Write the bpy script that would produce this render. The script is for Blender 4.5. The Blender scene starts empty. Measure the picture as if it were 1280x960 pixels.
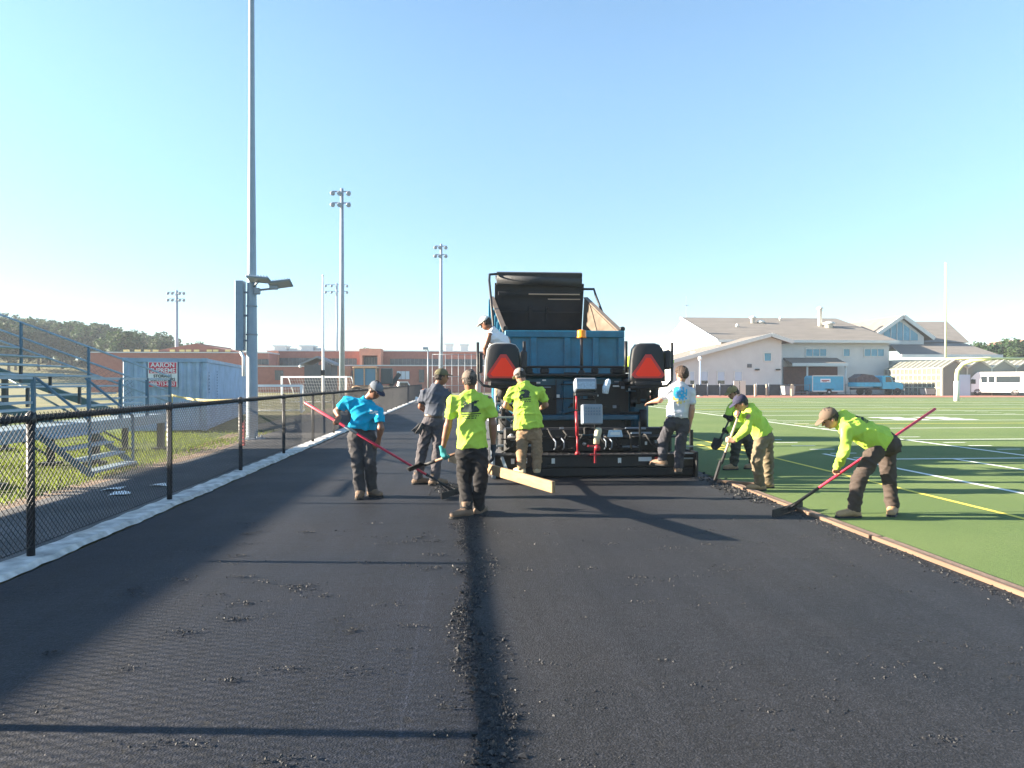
AIR, DUST, OZONE, SKY, SUN, EXPO, TINT, HAZE, HORI, ZENI = 1.0, 0.2, 1.3, 0.05, 5.0, 2.5, (.94, 1.0, 1.06), .00045, (.66, .745, .87), (1.16, 1.22, 1.18)
import bpy, bmesh, math, random
import numpy as np
from mathutils import Vector, Matrix
from mathutils.bvhtree import BVHTree
random.seed(7); RNG = np.random.default_rng(7)
SC = bpy.context.scene
COL = SC.collection
R = math.radians
# ------------------------------------------------------------------ camera model
F = 890.0; YAW = R(4.11); PITCH = R(-0.193); CAMZ = 1.6
cam_rot = Matrix.Rotation(-YAW, 3, 'Z') @ Matrix.Rotation(R(90) + PITCH, 3, 'X')
def ray(px, py):
    return cam_rot @ Vector(((px - 640) / F, -(py - 480) / F, -1.0))
def at(px, py, d):
    return Vector((0, 0, CAMZ)) + ray(px, py) * d
def gnd(px, py, z=0.0):
    r = ray(px, py)
    return Vector((0, 0, CAMZ)) + r * ((z - CAMZ) / r.z)
# ------------------------------------------------------------------ materials
MATS = {}
def mat(name, col, rough=0.7, metal=0.0, var=0.0, scale=8.0, bump=0.0, bscale=None, dirt=None, spec=0.5,
        trans=0.0, alpha=1.0, detail=6.0, dist=0.02, stretch=None):
    if name in MATS: return MATS[name]
    m = bpy.data.materials.new(name); m.use_nodes = True
    nt = m.node_tree; N = nt.nodes; L = nt.links
    b = N['Principled BSDF']
    b.inputs['Base Color'].default_value = (*col, 1)
    b.inputs['Roughness'].default_value = rough
    b.inputs['Metallic'].default_value = metal
    b.inputs['Specular IOR Level'].default_value = spec
    if trans: b.inputs['Transmission Weight'].default_value = trans
    if alpha < 1: b.inputs['Alpha'].default_value = alpha
    tc = N.new('ShaderNodeTexCoord')
    vec = tc.outputs['Object']
    if stretch:
        mp = N.new('ShaderNodeMapping'); mp.inputs['Scale'].default_value = stretch
        L.new(vec, mp.inputs['Vector']); vec = mp.outputs['Vector']
    if var or dirt:
        n = N.new('ShaderNodeTexNoise'); n.inputs['Scale'].default_value = scale; n.inputs['Detail'].default_value = detail
        n.inputs['Roughness'].default_value = 0.65
        L.new(vec, n.inputs['Vector'])
        r = N.new('ShaderNodeValToRGB')
        r.color_ramp.elements[0].position = 0.3; r.color_ramp.elements[1].position = 0.7
        if dirt:
            r.color_ramp.elements[0].position = 0.45; r.color_ramp.elements[1].position = 0.75
            r.color_ramp.elements[0].color = (*col, 1); r.color_ramp.elements[1].color = (*dirt, 1)
        else:
            r.color_ramp.elements[0].color = (*[c * (1 - var) for c in col], 1)
            r.color_ramp.elements[1].color = (*[min(1, c * (1 + var)) for c in col], 1)
        L.new(n.outputs['Fac'], r.inputs['Fac']); L.new(r.outputs['Color'], b.inputs['Base Color'])
        rr = N.new('ShaderNodeMapRange'); rr.inputs['To Min'].default_value = max(0, rough - 0.1); rr.inputs['To Max'].default_value = min(1, rough + 0.1)
        L.new(n.outputs['Fac'], rr.inputs['Value']); L.new(rr.outputs['Result'], b.inputs['Roughness'])
    if bump:
        n2 = N.new('ShaderNodeTexNoise'); n2.inputs['Scale'].default_value = bscale or scale * 3; n2.inputs['Detail'].default_value = 5
        L.new(vec, n2.inputs['Vector'])
        bp = N.new('ShaderNodeBump'); bp.inputs['Strength'].default_value = bump; bp.inputs['Distance'].default_value = dist
        L.new(n2.outputs['Fac'], bp.inputs['Height']); L.new(bp.outputs['Normal'], b.inputs['Normal'])
    MATS[name] = m
    return m
# ------------------------------------------------------------------ mesh builder
def frame(d, up=Vector((0, 0, 1))):
    d = d.normalized()
    if abs(d.dot(up)) > 0.999: up = Vector((0, 1, 0))
    s = d.cross(up).normalized(); u = s.cross(d).normalized()
    return d, s, u
class MB:
    def __init__(s): s.v = []; s.f = []; s.smooth = []; s.mi = []; s.cur = 0
    def _add(s, vs, fs, sm=False):
        o = len(s.v); s.v.extend([tuple(v) for v in vs])
        for f in fs: s.f.append(tuple(i + o for i in f)); s.smooth.append(sm); s.mi.append(s.cur)
        return s
    def box(s, c, size, rot=None, bv=0.0):
        c = Vector(c); hx, hy, hz = size[0] / 2, size[1] / 2, size[2] / 2
        M = rot if rot is not None else Matrix.Identity(3)
        if bv <= 0:
            vs = [c + M @ Vector((x * hx, y * hy, z * hz)) for x in (-1, 1) for y in (-1, 1) for z in (-1, 1)]
            return s._add(vs, [(0, 1, 3, 2), (4, 6, 7, 5), (0, 4, 5, 1), (2, 3, 7, 6), (0, 2, 6, 4), (1, 5, 7, 3)])
        b = min(bv, hx * .9, hy * .9, hz * .9)
        vs = []; idx = {}
        for x in (-1, 1):
            for y in (-1, 1):
                for z in (-1, 1):
                    for ax in range(3):
                        p = [x * (hx - b), y * (hy - b), z * (hz - b)]
                        p[ax] = (x * hx, y * hy, z * hz)[ax]
                        idx[(x, y, z, ax)] = len(vs); vs.append(c + M @ Vector(p))
        fs = []
        I = lambda x, y, z, a: idx[(x, y, z, a)]
        for q in (-1, 1):
            fs.append([I(q, -1, -1, 0), I(q, 1, -1, 0), I(q, 1, 1, 0), I(q, -1, 1, 0)][::q])
            fs.append([I(-1, q, -1, 1), I(-1, q, 1, 1), I(1, q, 1, 1), I(1, q, -1, 1)][::q])
            fs.append([I(-1, -1, q, 2), I(1, -1, q, 2), I(1, 1, q, 2), I(-1, 1, q, 2)][::q])
        for a in (-1, 1):
            for b2 in (-1, 1):
                fs.append([I(-1, a, b2, 1), I(1, a, b2, 1), I(1, a, b2, 2), I(-1, a, b2, 2)][::(a * b2)])
                fs.append([I(a, -1, b2, 2), I(a, 1, b2, 2), I(a, 1, b2, 0), I(a, -1, b2, 0)][::(a * b2)])
                fs.append([I(a, b2, -1, 0), I(a, b2, 1, 0), I(a, b2, 1, 1), I(a, b2, -1, 1)][::(a * b2)])
        for x in (-1, 1):
            for y in (-1, 1):
                for z in (-1, 1):
                    fs.append([I(x, y, z, 0), I(x, y, z, 1), I(x, y, z, 2)][::(x * y * z)])
        return s._add(vs, fs)
    def bar(s, a, b, w, h, up=Vector((0, 0, 1)), bv=0.0):
        a = Vector(a); b = Vector(b); d, sd, u = frame(b - a, up)
        M = Matrix((sd, d, u)).transposed()
        return s.box((a + b) / 2, (w, (b - a).length, h), M, bv)
    def tube(s, a, b, r0, r1=None, n=10, cap=True):
        r1 = r0 if r1 is None else r1
        return s.path([a, b], [r0, r1], n, cap)
    def path(s, pts, r, n=8, cap=True):
        pts = [Vector(p) for p in pts]
        if not hasattr(r, '__len__'): r = [r] * len(pts)
        vs = []; prev = None
        for i, p in enumerate(pts):
            d = (pts[min(i + 1, len(pts) - 1)] - pts[max(i - 1, 0)]).normalized()
            if prev is None: _, sd, u = frame(d)
            else:
                sd = (prev - d * prev.dot(d)).normalized(); u = sd.cross(d)
            prev = sd
            for k in range(n):
                a = 2 * math.pi * k / n
                vs.append(p + (sd * math.cos(a) + u * math.sin(a)) * r[i])
        fs = []
        for i in range(len(pts) - 1):
            for k in range(n):
                k2 = (k + 1) % n
                fs.append((i * n + k, (i + 1) * n + k, (i + 1) * n + k2, i * n + k2))
        s._add(vs, fs, True)
        if cap:
            m = len(pts) - 1
            o = len(s.v) - len(vs)
            s.f.append(tuple(o + k for k in range(n))); s.smooth.append(False); s.mi.append(s.cur)
            s.f.append(tuple(o + m * n + k for k in reversed(range(n)))); s.smooth.append(False); s.mi.append(s.cur)
        return s
    def prism(s, outline, depth_vec):
        P = [Vector(p) for p in outline]; D = Vector(depth_vec); n = len(P)
        fs = [tuple(range(n))[::-1], tuple(range(n, 2 * n))]
        fs += [(i, (i + 1) % n, n + (i + 1) % n, n + i) for i in range(n)]
        return s._add(P + [p + D for p in P], fs)
    def quad(s, *p): return s._add([Vector(q) for q in p], [tuple(range(len(p)))])
    def lathe(s, c, prof, n=24, axis='Z', sm=True):
        c = Vector(c); vs = []
        for (r, h) in prof:
            for k in range(n):
                a = 2 * math.pi * k / n; x, y = r * math.cos(a), r * math.sin(a)
                vs.append(c + (Vector((x, y, h)) if axis == 'Z' else Vector((h, x, y)) if axis == 'X' else Vector((y, h, x))))
        fs = [(i * n + k, i * n + (k + 1) % n, (i + 1) * n + (k + 1) % n, (i + 1) * n + k) for i in range(len(prof) - 1) for k in range(n)]
        fs += [tuple(range(n))[::-1], tuple((len(prof) - 1) * n + k for k in range(n))]
        return s._add(vs, fs, sm)
    def build(s, name, m, parent=None, loc=None, rz=0.0):
        me = bpy.data.meshes.new(name)
        base = Vector((0, 0, 0))
        if parent is not None and parent.get('_world'):
            base = parent.matrix_world.translation if False else parent.location
        vs = s.v if base.length == 0 else [(a - base.x, b - base.y, c - base.z) for a, b, c in s.v]
        me.from_pydata(vs, [], s.f); me.update()
        me.polygons.foreach_set('use_smooth', s.smooth)
        ms = m if isinstance(m, (list, tuple)) else [m]
        for x in ms: me.materials.append(x)
        if len(ms) > 1: me.polygons.foreach_set('material_index', s.mi)
        o = bpy.data.objects.new(name, me); COL.objects.link(o)
        if parent is not None: o.parent = parent
        if loc is not None: o.location = loc
        if rz: o.rotation_euler.z = rz
        return o
def rawmesh(name, V, Fq, m, parent=None, smooth=True):
    """V (n,3) array, Fq (k,3|4) array -> object"""
    me = bpy.data.meshes.new(name)
    V = np.asarray(V, np.float32); Fq = np.asarray(Fq, np.int32); k, q = Fq.shape
    me.vertices.add(len(V)); me.vertices.foreach_set('co', V.ravel())
    me.loops.add(k * q); me.loops.foreach_set('vertex_index', Fq.ravel())
    me.polygons.add(k); me.polygons.foreach_set('loop_start', np.arange(0, k * q, q, dtype=np.int32))
    me.polygons.foreach_set('use_smooth', np.full(k, smooth, dtype=bool))
    me.update(calc_edges=True); me.validate()
    for x in (m if isinstance(m, (list, tuple)) else [m]): me.materials.append(x)
    o = bpy.data.objects.new(name, me); COL.objects.link(o)
    if parent is not None: o.parent = parent
    return o
def tag(o, label=None, cat=None, group=None, kind=None):
    if label: o['label'] = label
    if cat: o['category'] = cat
    if group: o['group'] = group
    if kind: o['kind'] = kind
    return o
def thing(name, label, cat, loc=(0, 0, 0), rz=0.0, group=None, world=False):
    o = bpy.data.objects.new(name, None); COL.objects.link(o)
    o.location = loc; o.rotation_euler.z = rz; o.empty_display_size = 0.2
    return tag(o, label, cat, group) if not world else (o.__setitem__('_world', 1), tag(o, label, cat, group))[1]
def struct(name, mb, m): return tag(mb.build(name, m), kind='structure')
def kids(o): return [c for c in bpy.data.objects if c.parent == o]
def dup(root, loc, rz=0.0, label=None, group=None, scale=None):
    r = root.copy(); COL.objects.link(r); r.location = loc; r.rotation_euler.z = rz
    if scale: r.scale = scale
    if label: r['label'] = label
    if group: r['group'] = group
    for ch in kids(root):
        c = ch.copy(); COL.objects.link(c); c.parent = r
        for g in kids(ch):
            d = g.copy(); COL.objects.link(d); d.parent = c
    return r
def text_mesh(txt, size, m, name, parent, origin, xdir, ydir, align='CENTER', thick=0.002, sx=1.0, bold=0.0):
    cu = bpy.data.curves.new('lettering', 'FONT'); cu.body = txt; cu.size = size; cu.align_x = align; cu.align_y = 'CENTER'
    cu.extrude = thick; cu.offset = bold
    t = bpy.data.objects.new('tmp_text', cu); COL.objects.link(t)
    bpy.context.view_layer.update()
    me = bpy.data.meshes.new_from_object(t.evaluated_get(bpy.context.evaluated_depsgraph_get()))
    bpy.data.objects.remove(t); bpy.data.curves.remove(cu)
    X = Vector(xdir).normalized() * sx; Y = Vector(ydir).normalized(); Z = Vector(xdir).normalized().cross(Y)
    O = Vector(origin)
    for v in me.vertices: v.co = O + X * v.co.x + Y * v.co.y + Z * v.co.z
    me.materials.clear(); me.materials.append(m)
    o = bpy.data.objects.new(name, me); COL.objects.link(o); o.parent = parent
    return o
V3 = Vector
# ------------------------------------------------------------------ common materials
GALV = mat('galvanised_steel', (.26, .29, .32), .5, .4, var=.12, scale=5)
ALU = mat('aluminium', (.55, .58, .60), .38, .75, var=.12, scale=6)
POLEM = mat('painted_pole', (.25, .31, .37), .5, .1, var=.1, scale=3)
BLACKM = mat('black_vinyl', (.016, .017, .019), .45, var=.3, scale=20)
BLACKP = mat('black_paint', (.006, .007, .009), .5, var=.35, scale=9, bump=.1, bscale=60)
BLACKD = mat('tarred_steel', (.011, .012, .014), .7, var=.5, scale=14, bump=.4, bscale=50)
RUBBER = mat('rubber', (.018, .018, .018), .8, var=.3, scale=30, bump=.3, bscale=90)
WHITE = mat('white_paint', (.78, .79, .78), .45, var=.05, scale=4)
RED = mat('red_paint', (.32, .02, .03), .42, var=.2, scale=15)
WOODL = mat('sawn_lumber', (.25, .16, .08), .75, var=.45, scale=6, bump=.2, stretch=(1, .08, 1.6))
CHROME = mat('bare_steel', (.5, .5, .5), .3, .9, var=.1)
GLASSD = mat('dark_window_glass', (.02, .03, .04), .08, 0, spec=.8)
GLASSB = mat('blue_window_glass', (.05, .26, .38), .25, 0, var=.2, scale=.5, spec=.8)
TRUCKB = mat('teal_blue_paint', (.008, .13, .22), .42, var=.22, scale=4, dirt=None, bump=.06, bscale=8)
TRUCKL = mat('bright_teal_paint', (.03, .38, .56), .4, var=.12, scale=2)
SILVER = mat('silver_panel', (.20, .24, .29), .5, .2, var=.1)
AMBER = mat('amber_lens', (.85, .25, .01), .2)
# ================================================================== SETTING
def sheet(name, m, pts, z):
    mb = MB(); mb.quad(*[(x, y, z) for x, y in pts]); return struct(name, mb, m)
def rect(x0, y0, x1, y1): return [(x0, y0), (x1, y0), (x1, y1), (x0, y1)]
def ground_mat(name, c1, c2, c3=None, s1=.6, s2=30, bump=.4, bs=60, rough=.95, dist=.02):
    m = bpy.data.materials.new(name); m.use_nodes = True; nt = m.node_tree; N = nt.nodes; L = nt.links; b = N['Principled BSDF']
    b.inputs['Roughness'].default_value = rough; b.inputs['Specular IOR Level'].default_value = .25
    tc = N.new('ShaderNodeTexCoord')
    n1 = N.new('ShaderNodeTexNoise'); n1.inputs['Scale'].default_value = s1; n1.inputs['Detail'].default_value = 8
    n2 = N.new('ShaderNodeTexNoise'); n2.inputs['Scale'].default_value = s2; n2.inputs['Detail'].default_value = 6
    for n in (n1, n2): L.new(tc.outputs['Object'], n.inputs['Vector'])
    r1 = N.new('ShaderNodeValToRGB'); r1.color_ramp.elements[0].position = .35; r1.color_ramp.elements[1].position = .65
    r1.color_ramp.elements[0].color = (*c1, 1); r1.color_ramp.elements[1].color = (*c2, 1)
    if c3:
        e = r1.color_ramp.elements.new(.76); e.color = (*c3, 1)
    L.new(n1.outputs['Fac'], r1.inputs['Fac'])
    mx = N.new('ShaderNodeMix'); mx.data_type = 'RGBA'; mx.blend_type = 'MULTIPLY'; mx.inputs['Factor'].default_value = .8
    r2 = N.new('ShaderNodeValToRGB'); r2.color_ramp.elements[0].position = .3; r2.color_ramp.elements[1].position = .7
    r2.color_ramp.elements[0].color = (.45, .45, .45, 1); r2.color_ramp.elements[1].color = (1.35, 1.35, 1.35, 1)
    L.new(n2.outputs['Fac'], r2.inputs['Fac']); L.new(r1.outputs['Color'], mx.inputs['A']); L.new(r2.outputs['Color'], mx.inputs['B'])
    L.new(mx.outputs['Result'], b.inputs['Base Color'])
    n3 = N.new('ShaderNodeTexNoise'); n3.inputs['Scale'].default_value = bs; n3.inputs['Detail'].default_value = 4
    L.new(tc.outputs['Object'], n3.inputs['Vector'])
    bp = N.new('ShaderNodeBump'); bp.inputs['Strength'].default_value = bump; bp.inputs['Distance'].default_value = dist
    L.new(n3.outputs['Fac'], bp.inputs['Height']); L.new(bp.outputs['Normal'], b.inputs['Normal'])
    return m
def asphalt_mat(name, base, lines, streak=.5):
    """hot-mix surface: fine aggregate, drag streaks, torn pits and long paver seams"""
    m = bpy.data.materials.new(name); m.use_nodes = True; nt = m.node_tree; N = nt.nodes; L = nt.links; b = N['Principled BSDF']
    b.inputs['Specular IOR Level'].default_value = .35
    tc = N.new('ShaderNodeTexCoord'); P = tc.outputs['Object']
    def noise(s, d=5, vec=P, rough=.6):
        n = N.new('ShaderNodeTexNoise'); n.inputs['Scale'].default_value = s; n.inputs['Detail'].default_value = d; n.inputs['Roughness'].default_value = rough
        L.new(vec, n.inputs['Vector']); return n.outputs['Fac']
    def math_(op, a, b2=None, c=None):
        n = N.new('ShaderNodeMath'); n.operation = op
        for i, x in enumerate((a, b2, c)):
            if x is None: continue
            if hasattr(x, 'default_value'): L.new(x, n.inputs[i])
            else: n.inputs[i].default_value = x
        return n.outputs[0]
    def ramp(f, p0, p1, c0=0, c1=1):
        n = N.new('ShaderNodeMapRange'); n.inputs['From Min'].default_value = p0; n.inputs['From Max'].default_value = p1
        n.inputs['To Min'].default_value = c0; n.inputs['To Max'].default_value = c1; n.interpolation_type = 'SMOOTHSTEP'
        L.new(f, n.inputs['Value']); return n.outputs['Result']
    mpx = N.new('ShaderNodeMapping'); mpx.inputs['Scale'].default_value = (.35, 3.2, 1); L.new(P, mpx.inputs['Vector'])
    mpy = N.new('ShaderNodeMapping'); mpy.inputs['Scale'].default_value = (2.2, .1, 1); L.new(P, mpy.inputs['Vector'])
    big = noise(.35, 4); fine = noise(150, 3); med = noise(38, 4); across = noise(3.0, 6, mpx.outputs['Vector']); along = noise(1.6, 5, mpy.outputs['Vector'])
    vo = N.new('ShaderNodeTexVoronoi'); vo.inputs['Scale'].default_value = 95; L.new(P, vo.inputs['Vector'])
    pits = ramp(noise(9, 7, rough=.7), .585, .66); patch = ramp(noise(1.1, 4), .46, .6)
    mpt = N.new('ShaderNodeMapping'); mpt.inputs['Scale'].default_value = (8, 34, 1); L.new(P, mpt.inputs['Vector'])
    tear = ramp(noise(1.5, 6, mpt.outputs['Vector'], .72), .60, .70); patch2 = ramp(noise(.9, 4), .44, .62)
    torn = math_('MAXIMUM', math_('MULTIPLY', pits, patch), math_('MULTIPLY', tear, patch2))
    vc = N.new('ShaderNodeTexVoronoi'); vc.inputs['Scale'].default_value = 120; L.new(P, vc.inputs['Vector']); sv = N.new('ShaderNodeSeparateColor'); L.new(vc.outputs['Color'], sv.inputs[0])
    grain = ramp(sv.outputs[0], .55, 1.0, -.2, 1.1)
    sep = N.new('ShaderNodeSeparateXYZ'); L.new(P, sep.inputs[0])
    # colour
    v = math_('ADD', ramp(big, .3, .7, .82, 1.15), ramp(fine, .3, .7, -.22, .22))
    v2g = N.new('ShaderNodeTexVoronoi'); v2g.inputs['Scale'].default_value = 48; L.new(P, v2g.inputs['Vector']); s2g = N.new('ShaderNodeSeparateColor'); L.new(v2g.outputs['Color'], s2g.inputs[0])
    v = math_('ADD', v, ramp(s2g.outputs[1], .8, 1.0, 0, .45)); v = math_('ADD', v, ramp(s2g.outputs[0], .78, 1.0, 0, -.35))
    v = math_('ADD', v, grain)
    v = math_('ADD', v, ramp(along, .35, .65, -.16, .16))
    v = math_('ADD', v, ramp(across, .4, .65, -.10 * streak, .14 * streak))
    v = math_('MULTIPLY', v, math_('SUBTRACT', 1.0, math_('MULTIPLY', torn, .6)))
    seam = None
    for (x, w, amt, wob) in lines:
        off = math_('MULTIPLY', math_('SUBTRACT', noise(.5, 2), .5), wob)
        dx = math_('ABSOLUTE', math_('SUBTRACT', math_('ADD', sep.outputs['X'], off), x))
        k = ramp(dx, 0, w, 1, 0)
        v = math_('MULTIPLY', v, math_('ADD', 1.0, math_('MULTIPLY', k, amt)))
        seam = k if seam is None else math_('MAXIMUM', seam, k)
    cc = N.new('ShaderNodeMix'); cc.data_type = 'RGBA'; cc.blend_type = 'MULTIPLY'; cc.inputs['Factor'].default_value = 1
    cc.inputs['A'].default_value = (*base, 1); L.new(v, cc.inputs['B']); L.new(cc.outputs['Result'], b.inputs['Base Color'])
    L.new(ramp(big, .3, .7, .66, .82), b.inputs['Roughness'])
    h = math_('MULTIPLY', vo.outputs['Distance'], .35)
    h = math_('ADD', h, math_('MULTIPLY', med, .07)); h = math_('ADD', h, math_('MULTIPLY', fine, .18))
    h = math_('ADD', h, math_('MULTIPLY', across, .5 * streak)); h = math_('SUBTRACT', h, math_('MULTIPLY', torn, 1.8))
    rp = math_('SINE', math_('ADD', math_('MULTIPLY', sep.outputs['Y'], 84.0), math_('MULTIPLY', noise(2.2, 4), 26.0)))
    h = math_('ADD', h, math_('MULTIPLY', math_('MULTIPLY', rp, ramp(noise(1.1, 3), .4, .62)), .07 * streak))
    bp = N.new('ShaderNodeBump'); bp.inputs['Strength'].default_value = .5; bp.inputs['Distance'].default_value = .014
    L.new(h, bp.inputs['Height']); L.new(bp.outputs['Normal'], b.inputs['Normal'])
    return m
GRASS = ground_mat('lawn', (.055, .085, .018), (.11, .15, .035), (.20, .17, .08), 1.1, 45, .9, 90)
GROUNDM = ground_mat('dry_lawn', (.12, .13, .05), (.20, .18, .085), (.26, .21, .12), .15, 8, .5, 12)
DIRT = ground_mat('dirt', (.24, .17, .12), (.34, .25, .18), None, 2, 40, .8, 60)
PATHM = ground_mat('old_path', (.085, .09, .095), (.14, .14, .145), None, .8, 60, .5, 120)
TURF = ground_mat('synthetic_turf', (.104, .164, .050), (.134, .192, .062), (.19, .185, .095), .42, 160, .8, 260, dist=.012)
FARRED = ground_mat('far_running_surface', (.36, .15, .11), (.42, .19, .14), None, .3, 20, .2, 40)
KERBM = ground_mat('kerb_concrete', (.50, .50, .48), (.56, .555, .54), (.40, .38, .34), 1.1, 6, .06, 40)
ASPL = asphalt_mat('rolled_asphalt', (.0100, .0120, .0180), [(-.27, .016, .45, .06), (-.62, .012, .2, .08), (-2.05, .03, -.15, .08)], .8)
ASPR = asphalt_mat('fresh_asphalt', (.0124, .0132, .0162), [(1.03, .022, -.22, .06), (2.9, .018, -.12, .08)], .45)
LINEW = mat('white_turf_paint', (.72, .75, .70), .9, var=.18, scale=9, bump=.4, bscale=160)
LINEY = mat('yellow_turf_paint', (.72, .60, .08), .9, var=.18, scale=9, bump=.4, bscale=160)

sheet('ground', GROUNDM, rect(-900, -120, 900, 1500), -.05)
sheet('lawn', GRASS, rect(-60, -30, -6.0, 34), -.02)
sheet('dirt_strip', DIRT, [(-6.5, -20), (-5.45, -20), (-5.5, 12), (-5.3, 16), (-5.9, 26), (-6.2, 60), (-8.2, 60), (-7.6, 26), (-6.3, 16), (-6.05, 12)], -.012)
sheet('path', PATHM, [(-5.7, -20), (-3.97, -20), (-3.97, 62), (-6.6, 62), (-6.2, 26), (-5.55, 16), (-5.7, 12)], -.006)
# track: rolled lane left, freshly laid lane right
def lane(name, x0, x1, ys, m, z, edge):
    mb = MB(); xs = [x0 + (x1 - x0) * i / 10 for i in range(11)]; vs = []
    for y in ys:
        for i, x in enumerate(xs):
            e = 0.03 * math.sin(y * 5.1) + .02 * math.sin(y * 13.7) + .012 * math.sin(y * 31) if i == edge else 0
            vs.append((x + e, y, z if i != edge else z - .0))
    n = 11
    fs = [(j * n + i, j * n + i + 1, (j + 1) * n + i + 1, (j + 1) * n + i) for j in range(len(ys) - 1) for i in range(10)]
    mb._add(vs, fs); return struct(name, mb, m)
ys = [-8 + .06 * i for i in range(400)] + [16 + i for i in range(36)]
lane('running_track', -3.62, .16, ys, ASPL, 0.0, 10)
lane('fresh_asphalt_lane', .10, 4.13, [-8 + .1 * i for i in range(201)], ASPR, .012, 0)
sheet('track_base', PATHM, rect(-3.62, 11.9, 4.35, 64), -.004)
sheet('playing_field', TURF, [(4.24, -12), (75, -12), (75, 68.5), (4.24, 68.5)], .002)
sheet('far_running_track', FARRED, rect(-4, 69.2, 160, 80), .0)
sheet('far_road', PATHM, rect(-4, 80, 200, 96), -.003)
mb = MB(); vs = []; fs = []; kn = 740
for i in range(kn):
    y = -9 + 74 * i / (kn - 1); e = .010 * math.sin(y * 3.1) + .008 * math.sin(y * 8.3 + 1) + .007 * math.sin(y * 19) + .005 * math.sin(y * 47)
    for (x, z) in ((-3.94, -.02), (-3.94, .045), (-3.70 + e, .04), (-3.66 + e * 1.1, .0)): vs.append((x, y, z + (.006 * math.sin(y * 11) if z > .02 else 0)))
for i in range(kn - 1):
    for j in range(3): fs.append((i * 4 + j, i * 4 + j + 1, i * 4 + j + 5, i * 4 + j + 4))
mb._add(vs, fs); struct('kerb', mb, KERBM)
# painted field lines
mb = MB(); my = MB()
def seg(m_, x0, y0, x1, y1, w):
    d = V3((x1 - x0, y1 - y0, 0)).normalized(); s = V3((-d.y, d.x, 0)) * w / 2
    m_.quad(V3((x0, y0, .007)) - s, V3((x1, y1, .007)) - s, V3((x1, y1, .007)) + s, V3((x0, y0, .007)) + s)
seg(my, 6.54, -8, 6.54, 33, .085)
for (p0, p1) in [((873, 556), (930, 569)), ((880, 563), (935, 555))]:
    a = gnd(*p0); b = gnd(*p1); seg(my, a.x, a.y, b.x, b.y, .12)
seg(mb, 8.0, -8, 8.0, 15.2, .11); seg(mb, 10.15, -8, 10.15, 14.0, .10); seg(mb, 12.15, -8, 12.15, 66, .13)
for k in range(-4, 12):
    y = 14.05 + 4.66 * k
    seg(mb, 8.1 if k < 1 else 12.1, y, 56, y, .12 if k < 4 else .16)
for k in range(-20, 52):
    y = 14.05 + .932 * k
    if k % 5: seg(mb, 12.6, y, 13.2, y, .1); 
    if k % 5 and k > 3: seg(mb, 27.0, y, 27.6, y, .1); seg(mb, 38, y, 38.6, y, .1)
for k in range(0, 6):
    seg(mb, 8.2, 14.05 + .932 * k + .3, 8.8, 14.05 + .932 * k + .3, .09)
seg(my, 12.5, 25.9, 56, 25.9, .1); seg(my, 12.5, 39.8, 56, 39.8, .14); seg(my, 8.5, 53.0, 56, 53.0, .16)
for x in (18.1, 20.2):
    for q in (0, 1, 2): seg(mb, x, 28.6 + .9 * q, x + 1.5, 28.6 + .9 * q, .5)
struct('field_markings', mb, LINEW); struct('yellow_field_markings', my, LINEY)
# ------------------------------------------------------------------ loose crumbs of asphalt
def crumbs(name, pts, m, seed, z0):
    rg = np.random.default_rng(seed)
    base = np.array([(1, 0, 0), (-1, 0, 0), (0, 1, 0), (0, -1, 0), (0, 0, 1), (0, 0, -1)], float)
    tri = np.array([(0, 2, 4), (2, 1, 4), (1, 3, 4), (3, 0, 4), (2, 0, 5), (1, 2, 5), (3, 1, 5), (0, 3, 5)])
    P = np.array(pts); n = len(P)
    v = base[None] * rg.uniform(.55, 1.25, (n, 6, 3)) + rg.normal(0, .22, (n, 6, 3))
    a = rg.uniform(0, 6.28, n); c, s = np.cos(a), np.sin(a)
    x = v[..., 0] * c[:, None] - v[..., 1] * s[:, None]; y = v[..., 0] * s[:, None] + v[..., 1] * c[:, None]
    v = np.stack([x, y, v[..., 2] * .7], -1) * P[:, 2][:, None, None]
    v[..., 0] += P[:, 0][:, None]; v[..., 1] += P[:, 1][:, None]; v[..., 2] += (z0 + P[:, 2] * .35)[:, None]
    fc = tri[None] + (np.arange(n) * 6)[:, None, None]
    return tag(rawmesh(name, v.reshape(-1, 3), fc.reshape(-1, 3), m, None, False), kind='stuff')
CRUMB = mat('loose_asphalt', (.0115, .012, .0135), .62, var=.4, scale=40)
pts = []
rg = np.random.default_rng(3)
n = 8000
y = 1.6 + 7.2 * rg.random(n) ** 1.5; wob = .05 * np.sin(y * 2.3) + .03 * np.sin(y * 6.1)
x = .10 + wob + rg.normal(0, .052 + .035 * (np.sin(y * 3.3) > .3), n)
pts += list(zip(x, y, rg.uniform(.003, .011, n) * (1 + .9 * (rg.random(n) > .92))))
for i in range(220):   # torn patches
    cx = rg.uniform(-2.6, 4.0); cy = 1.7 + 6.5 * rg.random() ** 1.3; k = int(rg.uniform(8, 44)); sp = rg.uniform(.02, .09)
    pts += list(zip(rg.normal(cx, sp * 1.5, k), rg.normal(cy, sp * .6, k), rg.uniform(.002, .0095, k)))
pts += list(zip(rg.uniform(-3.4, 4.1, 900), 1.6 + 8 * rg.random(900) ** 1.3, rg.uniform(.002, .005, 900)))
n = 1500; y = 3.5 + 8.0 * rg.random(n); pts += list(zip(4.02 + rg.normal(0, .07, n), y, rg.uniform(.004, .014, n)))
n = 700; g = gnd(950, 618); pts += list(zip(4.02 + rg.normal(0, .12, n), rg.normal(10.1, .6, n), rg.uniform(.006, .03, n)))
g = gnd(566, 610); n = 700; pts += list(zip(rg.normal(g.x + .03, .14, n), rg.normal(g.y - .1, .22, n), rg.uniform(.006, .022, n)))
crumbs('asphalt_crumbs', pts, CRUMB, 5, .010)
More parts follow.
